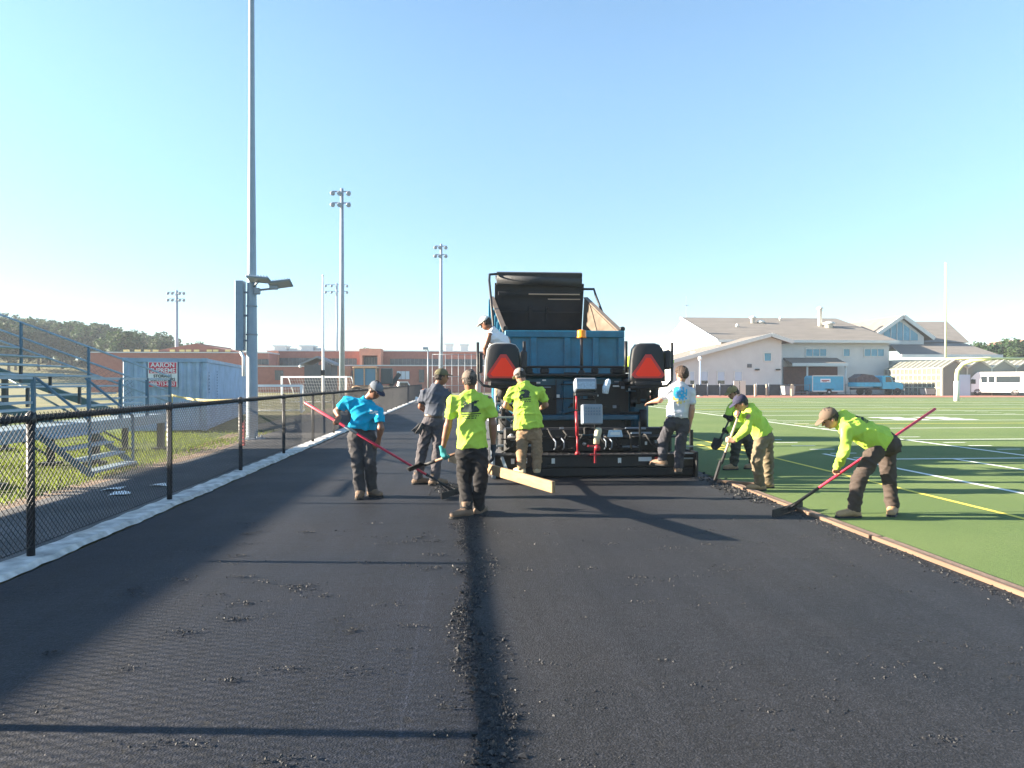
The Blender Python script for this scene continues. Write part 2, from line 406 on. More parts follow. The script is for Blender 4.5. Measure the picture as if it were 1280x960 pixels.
# ------------------------------------------------------------------ grass blades behind the fence
def blades(name, n, xr, yr, hr, m, seed, clump=.5):
    rg = np.random.default_rng(seed)
    x = rg.uniform(*xr, n); y = yr[0] + (yr[1] - yr[0]) * rg.random(n) ** 1.4
    keep = (np.sin(x * 1.9 + np.sin(y * 1.1)) + np.sin(y * 1.7 + x) + rg.normal(0, .8, n)) > -.9
    x, y = x[keep], y[keep]; n = len(x)
    h = rg.uniform(*hr, n); a = rg.uniform(0, 6.28, n); w = rg.uniform(.004, .010, n) * 1.6
    lean = rg.normal(0, .5, (n, 2)) * h[:, None]
    b0 = np.stack([x - np.cos(a) * w, y - np.sin(a) * w, np.full(n, -.02)], -1); b1 = np.stack([x + np.cos(a) * w, y + np.sin(a) * w, np.full(n, -.02)], -1)
    t = np.stack([x + lean[:, 0], y + lean[:, 1], h - .02], -1)
    V = np.stack([b0, b1, t], 1).reshape(-1, 3)
    return tag(rawmesh(name, V, np.arange(3 * n).reshape(-1, 3), m, None, False), kind='stuff')
def leafmat(name, col, tcol, t=.5, var=.35):
    m = bpy.data.materials.new(name); m.use_nodes = True; nt = m.node_tree; N = nt.nodes; L = nt.links
    b = N['Principled BSDF']; b.inputs['Roughness'].default_value = .75; b.inputs['Specular IOR Level'].default_value = .25
    g = N.new('ShaderNodeNewGeometry'); r = N.new('ShaderNodeValToRGB')
    r.color_ramp.elements[0].color = (*[c * (1 - var) for c in col], 1); r.color_ramp.elements[1].color = (*[c * (1 + var) for c in col], 1)
    L.new(g.outputs['Random Per Island'], r.inputs['Fac']); L.new(r.outputs['Color'], b.inputs['Base Color'])
    tr = N.new('ShaderNodeBsdfTranslucent'); tr.inputs['Color'].default_value = (*tcol, 1)
    mx = N.new('ShaderNodeMixShader'); mx.inputs[0].default_value = t
    L.new(b.outputs[0], mx.inputs[1]); L.new(tr.outputs[0], mx.inputs[2]); L.new(mx.outputs[0], N['Material Output'].inputs[0])
    return m
BLADE = leafmat('grass_blade', (.10, .15, .03), (.20, .26, .04), .45)
blades('grass', 60000, (-19, -5.9), (9.5, 24), (.03, .10), BLADE, 4)
# ================================================================== LEFT SIDE: fence, bleacher, container, poles
FX = -3.85; FY0, FY1 = -2.47, 70.7; FH = 1.27
fe = thing('chain_link_fence', 'long black chain-link fence with round top rail standing in the white kerb', 'fence', (FX, 0, 0), world=True)
mb = MB(); mb.tube((FX, FY0, FH), (FX, FY1, FH), .032, n=10); mb.build('top_rail', BLACKM, fe)
mb = MB(); mb.tube((FX + .03, FY0, .13), (FX + .03, FY1, .13), .004, n=5); mb.build('tension_wire', BLACKM, fe)
yy = FY0
while yy <= FY1 + .1:
    mb = MB(); mb.tube((FX, yy, .0), (FX, yy, FH - .02), .034, n=12)
    mb.lathe((FX, yy, FH - .05), [(.036, 0), (.045, .02), (.04, .09), (.015, .115)], 12)
    mb.build('fence_post', BLACKM, fe); yy += 3.05
def chain(y0, y1, z0, z1, per, r, off):
    h = z1 - z0; V = []; Fq = []; k = 0
    for sgn in (1, -1):
        y = y0 - h
        while y < y1:
            a, b = V3((off + sgn * .003, y, z0)), V3((off + sgn * .003, y + h, z1))
            if sgn < 0: a.z, b.z = b.z, a.z
            if a.y < y0:
                t = (y0 - a.y) / (b.y - a.y); a = a.lerp(b, t)
            if b.y > y1:
                t = (y1 - a.y) / (b.y - a.y); b = a.lerp(b, t)
            d, s, u = frame(b - a, V3((1, 0, 0)))
            for p in (a, b):
                for q in range(3):
                    ang = q * 2.094; V.append(p + (s * math.cos(ang) + u * math.sin(ang)) * r)
            for q in range(3):
                q2 = (q + 1) % 3; Fq.append((k + q, k + 3 + q, k + 3 + q2, k + q2))
            k += 6; y += per
    return np.array([tuple(v) for v in V]), Fq
V, Fq = chain(FY0, FY1, .12, FH + .055, .064, .0033, FX + .036)
rawmesh('mesh_fabric', V - np.array([[FX, 0, 0]]), Fq, BLACKM, fe)
# ------------------------------------------------------------------ bleacher
YE = 17.7
BB = mat('bleacher_aluminium', (.27, .36, .42), .5, .25, var=.15, scale=3)
BF = mat('bleacher_frame', (.06, .14, .20), .5, .2, var=.2, scale=4)
BD = mat('bleacher_dark_steel', (.05, .065, .08), .55, .3, var=.2, scale=4)
bl = thing('bleacher', 'tall aluminium bleacher with rows of bench planks and sloping end rails behind the fence', 'bleacher', (-12, 6, 0), world=True)
YB = -14.0
NR = 10
for k in range(NR):
    x = -8.15 - .6 * k; z = 1.50 + .225 * k
    mb = MB(); mb.box((x, (YE + YB) / 2, z), (.25, YE - YB, .04), bv=.012); mb.build('bench', BB, bl)
    mb = MB(); mb.box((x + .40, (YE + YB) / 2, z - .40), (.24, YE - YB, .035)); mb.build('foot_board', BB, bl)
mb = MB()
for yb in np.arange(YB + .6, YE, 1.83):
    for k in range(NR):
        x = -8.15 - .6 * k; z = 1.50 + .225 * k
        mb.box((x, yb, z - .2), (.05, .05, .36))
mb.build('bench_bracket', BD, bl)
for yb in np.arange(YE - .3, YB, -3.05):
    mb = MB(); x0, x1 = -7.9, -8.15 - .6 * NR
    mb.bar((x0, yb, .78), (x1, yb, .78 + .375 * (x0 - x1)), .08, .16); mb.build('stringer', BF, bl)
for yb in np.arange(YE - .3, YB, -3.05):
    for j, x in enumerate((-7.9, -10.6, -13.4)):
        mb = MB(); zt = .74 + .375 * (-7.9 - x); mb.box((x, yb, zt / 2), (.11, .09, zt)); mb.box((x, yb, .02), (.3, .3, .05)); mb.build('column', BD, bl)
for yb in (YE - .3, YE - 3.35, YE - 6.4):
    for (xa, xb) in ((-7.9, -10.6), (-10.6, -13.4)):
        za = .7 + .375 * (-7.9 - xb)
        mb = MB(); mb.tube((xa, yb, .15), (xb, yb, za), .025, n=6); mb.build('brace', BF, bl)
# walkway deck and front rail
mb = MB(); mb.box((-7.42, (YE + YB) / 2, .80), (.95, YE - YB, .06)); mb.box((-6.96, (YE + YB) / 2, .74), (.05, YE - YB, .2)); mb.build('walkway', BB, bl)
for yb in np.arange(YE - .25, YB, -3.05):
    mb = MB(); mb.box((-7.1, yb, .39), (.14, .12, .74)); mb.box((-7.1, yb, .02), (.32, .3, .05)); mb.build('column', BD, bl)
mb = MB(); mb.bar((-7.0, 10.6, 1.66), (-7.0, 12.2, 1.66), .045, .045); mb.bar((-7.0, 13.95, 1.66), (-7.0, YE, 1.66), .045, .045)
mb.bar((-7.0, 13.95, 1.26), (-7.0, YE, 1.26), .045, .045); mb.bar((-7.0, 10.6, 1.26), (-7.0, 12.2, 1.26), .045, .045)
mb.build('front_rail', BB, bl)
for yb in list(np.arange(13.95, YE + .1, 1.25)) + [12.2, 10.65]:
    mb = MB(); mb.box((-6.99, yb, 1.2), (.06, .05, .95)); mb.build('rail_post', BF, bl)
# end guard rails following the slope
def er(x, h): return V3((x, YE + .06, 1.53 + .375 * (-8.15 - x) + h))
for h in (.62, .26, -.0):
    mb = MB(); mb.tube(er(-7.0, h), er(-14.0, h), .024, n=8); mb.build('end_rail', BB, bl)
for x in np.arange(-8.9, -14.1, -1.55):
    mb = MB(); mb.bar(er(x, -.5), er(x, .62), .05, .05, V3((1, 0, 0))); mb.build('rail_post', BF, bl)
V, Fq = chain(0, 6.2, -.5, .26, .11, .003, 0)
W = np.array([(-7.9 - y, YE + .09 + x, 1.53 + .375 * (-.25 + y) + z) for x, y, z in V])
rawmesh('guard_mesh', W - np.array([[-12, 6, 0]]), Fq, BD, bl)
# front stairs
st = MB()
for i in range(4):
    x = -6.9 + .21 * i + .08; z = .66 - .19 * i
    t = MB(); t.box((x, 13.08, z), (.27, 1.5, .045), bv=.01); t.build('stair_tread', BB, bl)
for yb in (12.3, 13.86):
    st = MB(); st.bar((-7.0, yb, .74), (-6.1, yb, .02), .035, .10); st.build('stair_stringer', BF, bl)
    st = MB(); st.bar((-7.0, yb, 1.66), (-6.15, yb, .95), .038, .038); st.bar((-6.15, yb, .0), (-6.15, yb, .97), .038, .038); st.build('stair_rail', BF, bl)
# ------------------------------------------------------------------ storage container
CB = mat('faded_blue_steel', (.31, .42, .56), .55, .15, var=.2, scale=1.2, bump=.06, bscale=10)
CBd = mat('container_blue_trim', (.27, .38, .51), .55, .15, var=.2, scale=2)
pA = at(258, 480, 23.2); pB = at(166, 480, 23.9); pC = at(309, 480, 35.6)
dy = V3((pC.x - pA.x, pC.y - pA.y, 0)).normalized(); W = 2.44
dx = V3((dy.y, -dy.x, 0)); CH = 2.36; CLn = 12.2
corner = V3((pA.x, pA.y, 0)) - dx * W       # front-left base corner
ang = math.atan2(dx.y, dx.x)
cn = thing('storage_container', 'pale blue corrugated steel storage container behind the bleacher end', 'container', corner, ang)
def corr(mb, a, along, out, length, z0, z1, per=.28, dep=.036):
    pts = []; n = int(length / per)
    for i in range(n):
        t = length * i / n; p = length / n
        pts += [(t, 0), (t + p * .3, 0), (t + p * .5, 1), (t + p * .8, 1)]
    pts.append((length, 0))
    for (t0, o0), (t1, o1) in zip(pts[:-1], pts[1:]):
        q0 = a + along * t0 - out * dep * o0; q1 = a + along * t1 - out * dep * o1
        mb.quad(q0 + V3((0, 0, z0)), q1 + V3((0, 0, z0)), q1 + V3((0, 0, z1)), q0 + V3((0, 0, z1)))
X, Y = V3((1, 0, 0)), V3((0, 1, 0))
mb = MB(); corr(mb, V3((W - .02, .05, 0)), Y, X, CLn - .1, .15, CH - .1); mb.build('side_panel', CB, cn)
mb = MB(); corr(mb, V3((.02, CLn - .05, 0)), -Y, -X, CLn - .1, .15, CH - .1); mb.build('side_panel', CB, cn)
mb = MB(); corr(mb, V3((.05, .02, 0)), X, -Y, W - .1, .15, CH - .1, .26, .05); mb.build('end_panel', CB, cn)
mb = MB(); mb.box((W / 2, CLn - .03, CH / 2), (W - .1, .05, CH - .3)); mb.build('door_panel', CB, cn)
mb = MB(); mb.box((W / 2, CLn / 2, CH - .04), (W - .12, CLn - .12, .03)); mb.build('roof', CB, cn)
for (x, y) in ((.05, .05), (W - .05, .05), (.05, CLn - .05), (W - .05, CLn - .05)):
    mb = MB(); mb.box((x, y, CH / 2), (.13, .13, CH - .24), bv=.02); mb.build('corner_post', CBd, cn)
    mb = MB(); mb.box((x, y, CH - .06), (.17, .17, .12)); mb.box((x, y, .06), (.17, .17, .12)); mb.build('corner_casting', CBd, cn)
for z in (CH - .07, .09):
    for (a, b) in (((.14, .03), (W - .14, .03)), ((.14, CLn - .03), (W - .14, CLn - .03))):
        mb = MB(); mb.bar((a[0], a[1], z), (b[0], b[1], z), .09, .13); mb.build('end_rail', CBd, cn)
    for x in (.03, W - .03):
        mb = MB(); mb.bar((x, .14, z), (x, CLn - .14, z), .08, .12); mb.build('side_rail', CBd, cn)
mb = MB()
for i in range(7):
    mb.box((W + .003, .55 + (i % 2) * .05, 1.9 - i * .11), (.004, .07 + .03 * (i % 3), .05))
for i in range(10): mb.box((W + .003, 2.4 + (i % 3) * .03, 1.95 - i * .1), (.004, .13, .035))
mb.build('stencil_mark', mat('stencil', (.05, .09, .14), .7), cn)
# sign on the container end
sg = thing('storage_sign', 'red and white storage company sign fixed to the container end', 'sign', corner, ang)
sx = W * .47; sw, sh = .86, .80; sz = 1.83; oy = -.05
SRED = mat('sign_red', (.60, .05, .09), .5, var=.12, scale=8); SWH = mat('sign_white', (.74, .76, .76), .5)
mb = MB(); mb.box((sx, oy + .02, sz), (sw, .02, sh)); mb.build('sign_board', SWH, sg)
mb = MB(); mb.box((sx, oy + .006, sz + .21), (sw - .06, .006, .35)); mb.box((sx, oy + .006, sz - .31), (sw - .06, .006, .17)); mb.build('sign_panel', SRED, sg)
for (t, z, s, m_, b_) in (('AARON', .295, .20, SWH, .004), ('SUPREME', .12, .20, SWH, .004), ('STORAGE', -.055, .13, BLACKP, .003), ('CONTAINERS', -.165, .13, BLACKP, .003), ('888-713-8663', -.31, .15, SWH, .003)):
    text_mesh(t, s, m_, 'lettering', sg, (sx, oy - .001, sz + z), (1, 0, 0), (0, 0, 1), sx={'AARON': 1.0, 'SUPREME': .92, 'STORAGE': .95, 'CONTAINERS': .92, '888-713-8663': .86}[t], bold=b_)
# ------------------------------------------------------------------ big floodlight pole behind the container
P = at(315, 480, 20.0); px_, py_ = P.x, P.y
pl = thing('stadium_light_pole', 'tallest grey steel light pole rising out of frame, with electrical cabinet and two flat floodlights', 'light pole', (px_, py_, 0))
mb = MB(); mb.path([(0, 0, -.05), (0, 0, .12), (0, 0, 2.2), (0, 0, 4.2), (0, 0, 9), (0, 0, 15), (0, 0, 22)], [.17, .16, .15, .125, .085, .068, .055], 24); mb.build('pole_shaft', POLEM, pl)
mb = MB(); mb.lathe((0, 0, -.05), [(.36, 0), (.36, .06), (.2, .07)], 20)
for k in range(8): mb.tube((.28 * math.cos(k * .785), .28 * math.sin(k * .785), 0), (.28 * math.cos(k * .785), .28 * math.sin(k * .785), .09), .02, n=6)
mb.build('base_plate', POLEM, pl)
for z in (2.9, 3.7): 
    mb = MB(); rr = .137 if z > 3 else .147
    mb.lathe((0, 0, z), [(rr + .008, 0), (rr + .012, .02), (rr + .008, .04)], 20); mb.build('strap_band', GALV, pl)
cabm = mat('cabinet_blue_grey', (.20, .27, .34), .5, .2, var=.1)
mb = MB(); mb.box((-.30, -.05, 3.44), (.22, .30, 1.95), bv=.015); mb.build('electrical_cabinet', cabm, pl)
mb = MB()
for z in (2.75, 3.45, 4.1): mb.bar((-.26, -.02, z), (-.12, -.02, z), .06, .05)
mb.build('cabinet_bracket', GALV, pl)
mb = MB(); mb.path([(-.28, -.08, 2.5), (-.28, -.08, 2.42), (-.22, -.18, 2.36), (-.16, -.22, 2.28), (-.16, -.22, 1.75)], .045, 8); mb.build('conduit', mat('pvc_white', (.75, .76, .76), .4), pl)
for (q, c, w, rx, ry) in ((0, V3((.30, -.35, 4.42)), .62, -12, 5), (1, V3((.80, -.05, 4.34)), .62, -18, -9)):
    Mr = (Matrix.Rotation(R(rx), 3, 'X') @ Matrix.Rotation(R(ry), 3, 'Y'))
    mb = MB(); mb.box(c, (w, .46, .05), Mr, .015)
    for i in range(7): mb.box(c + Mr @ V3((-.24 + .08 * i, 0, .045)), (.012, .38, .05), Mr)
    fl = mb.build('floodlight', POLEM, pl)
    mb = MB(); mb.box(c + Mr @ V3((0, 0, -.03)), (w * .86, .36, .012), Mr); mb.build('lamp_lens', mat('led_lens', (.45, .46, .46), .25), fl)
mb = MB(); mb.tube((.12, -.1, 4.15), (.75, -.08, 4.22), .03); mb.tube((.1, -.15, 4.25), (.28, -.33, 4.38), .03); mb.box((.62, -.08, 4.24), (.22, .14, .12), bv=.02); mb.box((.2, -.16, 4.12), (.14, .14, .18), bv=.02)
mb.build('lamp_arm', GALV, pl)
# ------------------------------------------------------------------ distant sports light poles
def lightpole(px, d, ytop, r0, r1, label, rows, half, loc=None):
    P = at(px, 480, d); H = CAMZ + (477 - ytop) / F * d
    t = thing('sports_light_pole', label, 'light pole', (P.x, P.y, 0), group='sports light poles round the field')
    mb = MB(); mb.tube((0, 0, 0), (0, 0, H), r0, r1, 14); mb.build('pole_shaft', POLEM, t)
    for j in range(rows):
        z = H - .3 - j * 1.15
        c = MB(); c.bar((-half, 0, z), (half, 0, z), .1, .12); c.build('crossarm', POLEM, t)
        for x in ((-half, -half * .45, half * .45, half) if half > 1.2 else (-half, -half * .2, half * .85)):
            l = MB(); l.lathe((x, -.25, z - .28), [(.08, .18), (.2, .1), (.25, -.14), (.2, -.16)], 12, 'Y'); l.box((x, 0, z - .12), (.09, .15, .26)); l.build('floodlight', GALV, t)
    return t
lightpole(427.5, 72, 236, .30, .17, 'tall light pole behind the bright-blue-shirted worker, with stacked lamps on top', 2, .85)
lightpole(421, 128, 354, .28, .17, 'thin far light pole with four lamps, half hidden by a nearer taller pole', 2, 1.9)
lightpole(221, 120, 363, .35, .20, 'light pole with four lamps standing beyond the blue container', 2, 1.3)
lightpole(551.5, 96, 305, .26, .16, 'light pole standing behind the man in the dark shirt', 2, .75)
# slender white pole
P = at(404, 480, 40)
t = thing('flag_pole', 'slender white pole beside the soccer goals', 'pole', (P.x, P.y, 0))
mb = MB(); mb.tube((0, 0, 0), (0, 0, 7.5), .085, .045, 10); mb.build('shaft', WHITE, t)
mb = MB(); mb.lathe((0, 0, 7.5), [(.02, 0), (.06, .03), (.06, .08), (.02, .11)], 10); mb.build('finial', WHITE, t)
mb = MB(); mb.box((0, -.1, 2.1), (.2, .12, .3)); mb.build('rope_cleat', BLACKP, t)
# street lamp and netting
P = at(535, 480, 92)
t = thing('street_lamp', 'small street lamp left of the pole behind the dark-shirted man', 'street lamp', (P.x, P.y, 0))
mb = MB(); mb.tube((0, 0, 0), (0, 0, 5.6), .11, .08, 10); mb.build('shaft', GALV, t)
mb = MB(); mb.box((-.35, 0, 5.9), (.75, .4, .35), bv=.06); mb.tube((0, 0, 5.5), (0, 0, 5.85), .06); mb.build('lamp_head', POLEM, t)
P = at(573, 480, 55)
t = thing('backstop_fence', 'tall pale backstop fence beyond the men, left of the paver', 'fence', (P.x, P.y, 0))
for i in range(9):
    mb = MB(); mb.tube((-2.0 + .5 * i, 0, 0), (-2.0 + .5 * i, 0, 3.75), .02, n=6); mb.build('fence_post', GALV, t)
mb = MB()
for z in (1.3, 2.0, 3.7): mb.tube((-2, 0, z), (2, 0, z), .018, n=6)
mb.build('fence_rail', GALV, t)
# soccer goals
def goal(px, d, w, h, rz, label):
    P = at(px, 480, d)
    t = thing('soccer_goal', label, 'soccer goal', (P.x, P.y, 0), rz, group='soccer goals on the far lawn')
    for x in (-w / 2, w / 2):
        mb = MB(); mb.bar((x, 0, 0), (x, 0, h), .12, .12); mb.build('goal_post', WHITE, t)
        mb = MB(); mb.tube((x, 0, h - .06), (x, 1.0, h - .06), .035, n=8); mb.tube((x, 1.0, h - .06), (x, 2.3, .05), .035, n=8); mb.tube((x, 0, .05), (x, 2.3, .05), .035, n=8); mb.build('side_frame', WHITE, t)
    mb = MB(); mb.bar((-w / 2 + .06, 0, h - .06), (w / 2 - .06, 0, h - .06), .12, .12); mb.build('crossbar', WHITE, t)
    mb = MB(); mb.tube((-w / 2, 2.3, .05), (w / 2, 2.3, .05), .035, n=8); mb.build('ground_bar', WHITE, t)
    mb = MB()
    for i in range(25):
        x = -w / 2 + w * i / 24; mb.tube((x, 1.0, h - .06), (x, 2.3, .05), .006, n=3, cap=False)
    for i in range(9):
        s = i / 8; mb.tube((-w / 2, 1 + 1.3 * s, (h - .06) * (1 - s)), (w / 2, 1 + 1.3 * s, (h - .06) * (1 - s)), .006, n=3, cap=False)
    mb.build('net', WHITE, t)
goal(338, 36, 3.0, 1.45, R(8), 'nearer white soccer goal just right of the tallest pole')
goal(392, 52, 5.0, 2.0, R(-14), 'larger white soccer goal behind the slender white pole')
# stakes, litter, tape
P = gnd(305, 557)
mb = MB(); mb.box((0, 0, .28), (.05, .05, .56), bv=.01); mb.prism([(-.025, -.025, .56), (.025, -.025, .56), (0, 0, .64)], (0, .05, 0)); 
o = mb.build('marker_stake', mat('stake_red', (.60, .12, .12), .7, var=.2, scale=9)); o.location = (P.x, P.y, 0); tag(o, 'short red marker stake on the path by the pole foot', 'stake')
for i, (px, py, l, c) in enumerate(((141, 612, 'crumpled white paper left on the path behind the fence', 'litter'), (151, 618, 'flat white scrap nearest the fence on the path', 'litter'), (201, 607, 'white scrap beside the fence post on the path', 'litter'))):
    P = gnd(px, py); rg = np.random.default_rng(i)
    mb = MB(); n = 9
    vs = [(.13 * x + rg.normal(0, .012), .11 * y + rg.normal(0, .012), .03 * rg.random() + .004) for y in (-1, 0, 1) for x in (-1, 0, 1)]
    mb._add(vs, [(0, 1, 4, 3), (1, 2, 5, 4), (3, 4, 7, 6), (4, 5, 8, 7)])
    o = mb.build('paper_scrap', WHITE); o.location = (P.x, P.y, 0); m_ = o.modifiers.new('s', 'SOLIDIFY'); m_.thickness = .004; tag(o, l, c)
a = V3((-7.0 + .02, 17.6, 1.36)); b = V3((FX - .02, 14.6, 1.31)); a = at(215, 494, 17.3); b = at(290, 500.5, 12.4)
mb = MB()
pts = [a.lerp(b, i / 10) + V3((0, 0, -.05 * math.sin(math.pi * i / 10))) for i in range(11)]
for p, q in zip(pts[:-1], pts[1:]): mb.bar(p, q, .004, .045)
mb.bar(a + V3((0, 0, .01)), a + V3((0, 0, -.18)), .03, .03)
tag(mb.build('barrier_tape', mat('tape_yellow', (.45, .37, .12), .5, var=.3, scale=25)), 'yellow barrier tape strung from the bleacher to the chain-link fence', 'tape')
# ================================================================== ASPHALT PAVER
XC = 2.03
pv = thing('asphalt_paver', 'dark blue and black asphalt paver with two operator seats laying the right lane', 'paver', (XC, 12.6, 0), world=True)
PB = mat('paver_blue', (.004, .075, .135), .4, var=.3, scale=5)
PBlk = BLACKP
LBL = mat('label_white', (.6, .62, .62), .5)
def pt(name, mb, m, par=None):
    o = mb.build(name, m, pv)
    if par is not None: o.parent = par
    return o
# screed: wide base plate, skirt, walk-board
XL, XR = .50, 3.93; YS = 11.66
mb = MB(); mb.box(((XL + XR) / 2, YS + .32, .10), (XR - XL, .60, .15), bv=.02); pt('screed_plate', mb, BLACKD)
mb = MB(); mb.box(((XL + XR) / 2, YS + .06, .275), (XR - XL - .1, .10, .19), bv=.012)
for x in np.arange(.75, 3.8, .235): mb.lathe((x, YS + .01, .24 + .07 * (int(x * 10) % 2)), [(.016, -.012), (.016, .0)], 8, 'Y')
pt('screed_skirt', mb, PBlk)
mb = MB(); mb.box(((XL + XR) / 2, YS + .13, .385), (XR - XL - .06, .34, .03), bv=.008)
for x in np.arange(.6, 3.9, .12): mb.box((x, YS + .13, .403), (.03, .3, .008))
pt('walk_board', mb, BLACKD)
for x in (XL + .02, XR - .02):
    mb = MB(); mb.box((x, YS + .42, .23), (.05, 1.05, .42), bv=.015); mb.bar((x, YS + .2, .2), (x, YS + .2, .78), .05, .05); pt('end_gate', mb, PBlk)
mb = MB(); mb.box((XC + .15, YS + .50, .60), (2.9, .26, .42), bv=.03); pt('screed_frame', mb, PBlk)
for x, w in ((XC - 1.0, .5), (XC + .62, .45), (XC - .35, .22), (XC + 1.2, .36)):
    mb = MB(); mb.tube((x - w / 2, YS + .30, .66), (x + w / 2, YS + .30, .66), .035, n=12); mb.tube((x + w / 2, YS + .30, .66), (x + w / 2 + .3, YS + .30, .66), .02, n=10); pt('extension_cylinder', mb, BLACKP)
for x, z, w in ((XC - .92, .80, .40), (XC + .95, .80, .36), (XC + 1.05, .72, .36), (XC - .95, .62, .5), (XC - .9, .52, .30), (2.9, .49, .3)):
    mb = MB(); mb.box((x, YS + .34, z), (w, .03, .035), bv=.006); pt('guide_rod', mb, SILVER)
for (x, z, m_) in ((.85, .29, LBL), (1.06, .30, LBL), (1.52, .29, LBL), (2.63, .29, LBL)):
    mb = MB(); mb.box((x, YS + .004, z), (.055, .006, .085)); pt('warning_label', mb, m_)
for x, w, m_, nm in ((3.06, .22, LBL, 'reflector'), (3.32, .19, mat('reflector_red', (.65, .02, .03), .3), 'reflector'), (.98, .15, MATS['reflector_red'], 'reflector')):
    mb = MB(); mb.box((x, YS + .004, .31), (w, .008, .07), bv=.002); pt(nm, mb, m_)
for x in (3.72, 3.80):
    pass
mb = MB()
for z in (.32, .40, .52): mb.box((3.74, YS - .02, z), (.26, .03, .022))
pt('extension_step', mb, SILVER)
rg = random.Random(4)
for i in range(9):      # hydraulic hoses
    x0 = XC - 1.1 + .27 * i; x1 = x0 + rg.uniform(-.3, .3); mb = MB()
    mb.path([(x0, YS + .36, .78 + rg.uniform(-.1, .05)), (x0 + .04, YS + .22, .70), (.5 * (x0 + x1), YS + .16, .50 + rg.uniform(-.03, .1)), (x1, YS + .26, .46), (x1, YS + .36, .55)], .016, 8); pt('hydraulic_hose', mb, RUBBER)
for x in (XC - .33, XC + .38, XC - .47, XC + .48):
    mb = MB(); mb.path([(x, YS + .2, .46), (x + .02, YS + .15, .50), (x + .02, YS + .14, .60), (x - .02, YS + .2, .65)], .012, 8); pt('grab_handle', mb, SILVER)
# tractor body
YT = 12.55
mb = MB(); mb.box((XC, YT + 1.0, .72), (1.85, 2.0, .55), bv=.03); pt('chassis', mb, PBlk)
mb = MB(); mb.box((XC, YT + 1.1, 1.33), (2.12, 1.9, .74), bv=.05); body = pt('engine_housing', mb, PB)
mb = MB(); mb.box((XC, YT - .06, .965), (2.2, .12, .09), bv=.015); pt('rear_beam', mb, PB)
mb = MB(); mb.box((XC, YT + .6, 1.72), (2.3, 1.3, .05), bv=.012); pt('operator_deck', mb, BLACKP)
for x, w, z, h in ((XC - .64, .62, 1.26, .55), (XC + .62, .74, 1.28, .56)):
    mb = MB(); mb.box((x, YT + .13, z), (w, .05, h), bv=.012); g = pt('radiator_grille', mb, BLACKP, None)
    mb = MB()
    for i in range(12): mb.box((x, YT + .098, z - h / 2 + .04 + i * (h - .08) / 11), (w - .08, .02, .014))
    pt('grille_slat', mb, BLACKD)
mb = MB(); mb.box((XC + .0, YT + .1, 1.30), (.42, .12, .62), bv=.02); pt('centre_panel', mb, PB)
for (x, z, w, h, m_) in ((XC - .5, 1.50, .14, .018, SILVER), (XC - .57, 1.46, .018, .09, SILVER), (XC - .3, 1.33, .05, .08, LBL), (XC + .75, 1.52, .11, .03, LBL), (XC + .78, 1.60, .12, .025, SILVER), (XC - .68, 1.58, .12, .03, LBL), (XC + .38, 1.35, .09, .03, LBL), (XC + .72, 1.15, .06, .05, SILVER), (XC - .82, 1.3, .07, .03, LBL), (XC + 1.0, 1.45, .05, .06, LBL)):
    mb = MB(); mb.box((x, YT + .06, z), (w, .06, h), bv=.004); pt('decal', mb, m_)
# side pods/tank on the right, lower rails
mb = MB(); mb.box((XC + 1.2, YT + .45, 1.08), (.32, .7, 1.14), bv=.05); pt('fuel_tank', mb, PB)
mb = MB(); mb.tube((XC + 1.05, YT + .02, 1.15), (XC + 1.05, YT + .02, 1.75), .05); mb.tube((XC + 1.22, YT - .04, .75), (XC + 1.22, YT - .04, 1.1), .07); mb.lathe((XC + 1.05, YT - .06, 1.24), [(.06, 0), (.05, .06)], 12, 'Y'); pt('hydraulic_filter', mb, BLACKP)
mb = MB(); mb.tube((XC - 1.02, YT, .5), (XC - 1.02, YT, 1.7), .055); mb.tube((XC - 1.28, YT + .1, .9), (XC - 1.28, YT + .1, 1.72), .04); mb.box((XC - 1.15, YT + .05, 1.28), (.34, .22, .36), bv=.05); mb.box((XC - 1.1, YT - .02, 1.52), (.18, .16, .24), bv=.03); pt('seat_pedestal', mb, BLACKD)
mb = MB(); mb.tube((XC + 1.12, YT, 1.2), (XC + 1.12, YT, 1.7), .06); mb.box((XC + 1.12, YT, 1.62), (.5, .4, .1), bv=.03); pt('seat_pedestal', mb, BLACKD)
# access ladder on the left side
mb = MB()
for x in (XC - 1.42, XC - 1.08): mb.tube((x, YT - .35, .45), (x, YT - .1, 1.35), .022)
for i in range(4): mb.bar((XC - 1.42, YT - .35 + .07 * i, .50 + .24 * i), (XC - 1.08, YT - .35 + .07 * i, .50 + .24 * i), .12, .03)
pt('ladder', mb, GALV)
# crawler tracks
for s in (-1, 1):
    x = XC + s * .82; mb = MB(); pr = []
    for k in range(11): a = -math.pi / 2 - math.pi * k / 10; pr.append((x - .17, YT + .35 + .30 * math.cos(a), .36 + .34 * math.sin(a)))
    for k in range(11): a = math.pi / 2 - math.pi * k / 10; pr.append((x - .17, YT + 2.2 + .30 * math.cos(a), .36 + .34 * math.sin(a)))
    mb.prism(pr, (.34, 0, 0))
    for k in range(14): mb.box((x, YT + .35 + 1.85 * k / 13, .02 + .005), (.36, .06, .03)); mb.box((x, YT + .35 + 1.85 * k / 13, .705), (.36, .06, .03))
    pt('crawler_track', mb, RUBBER)
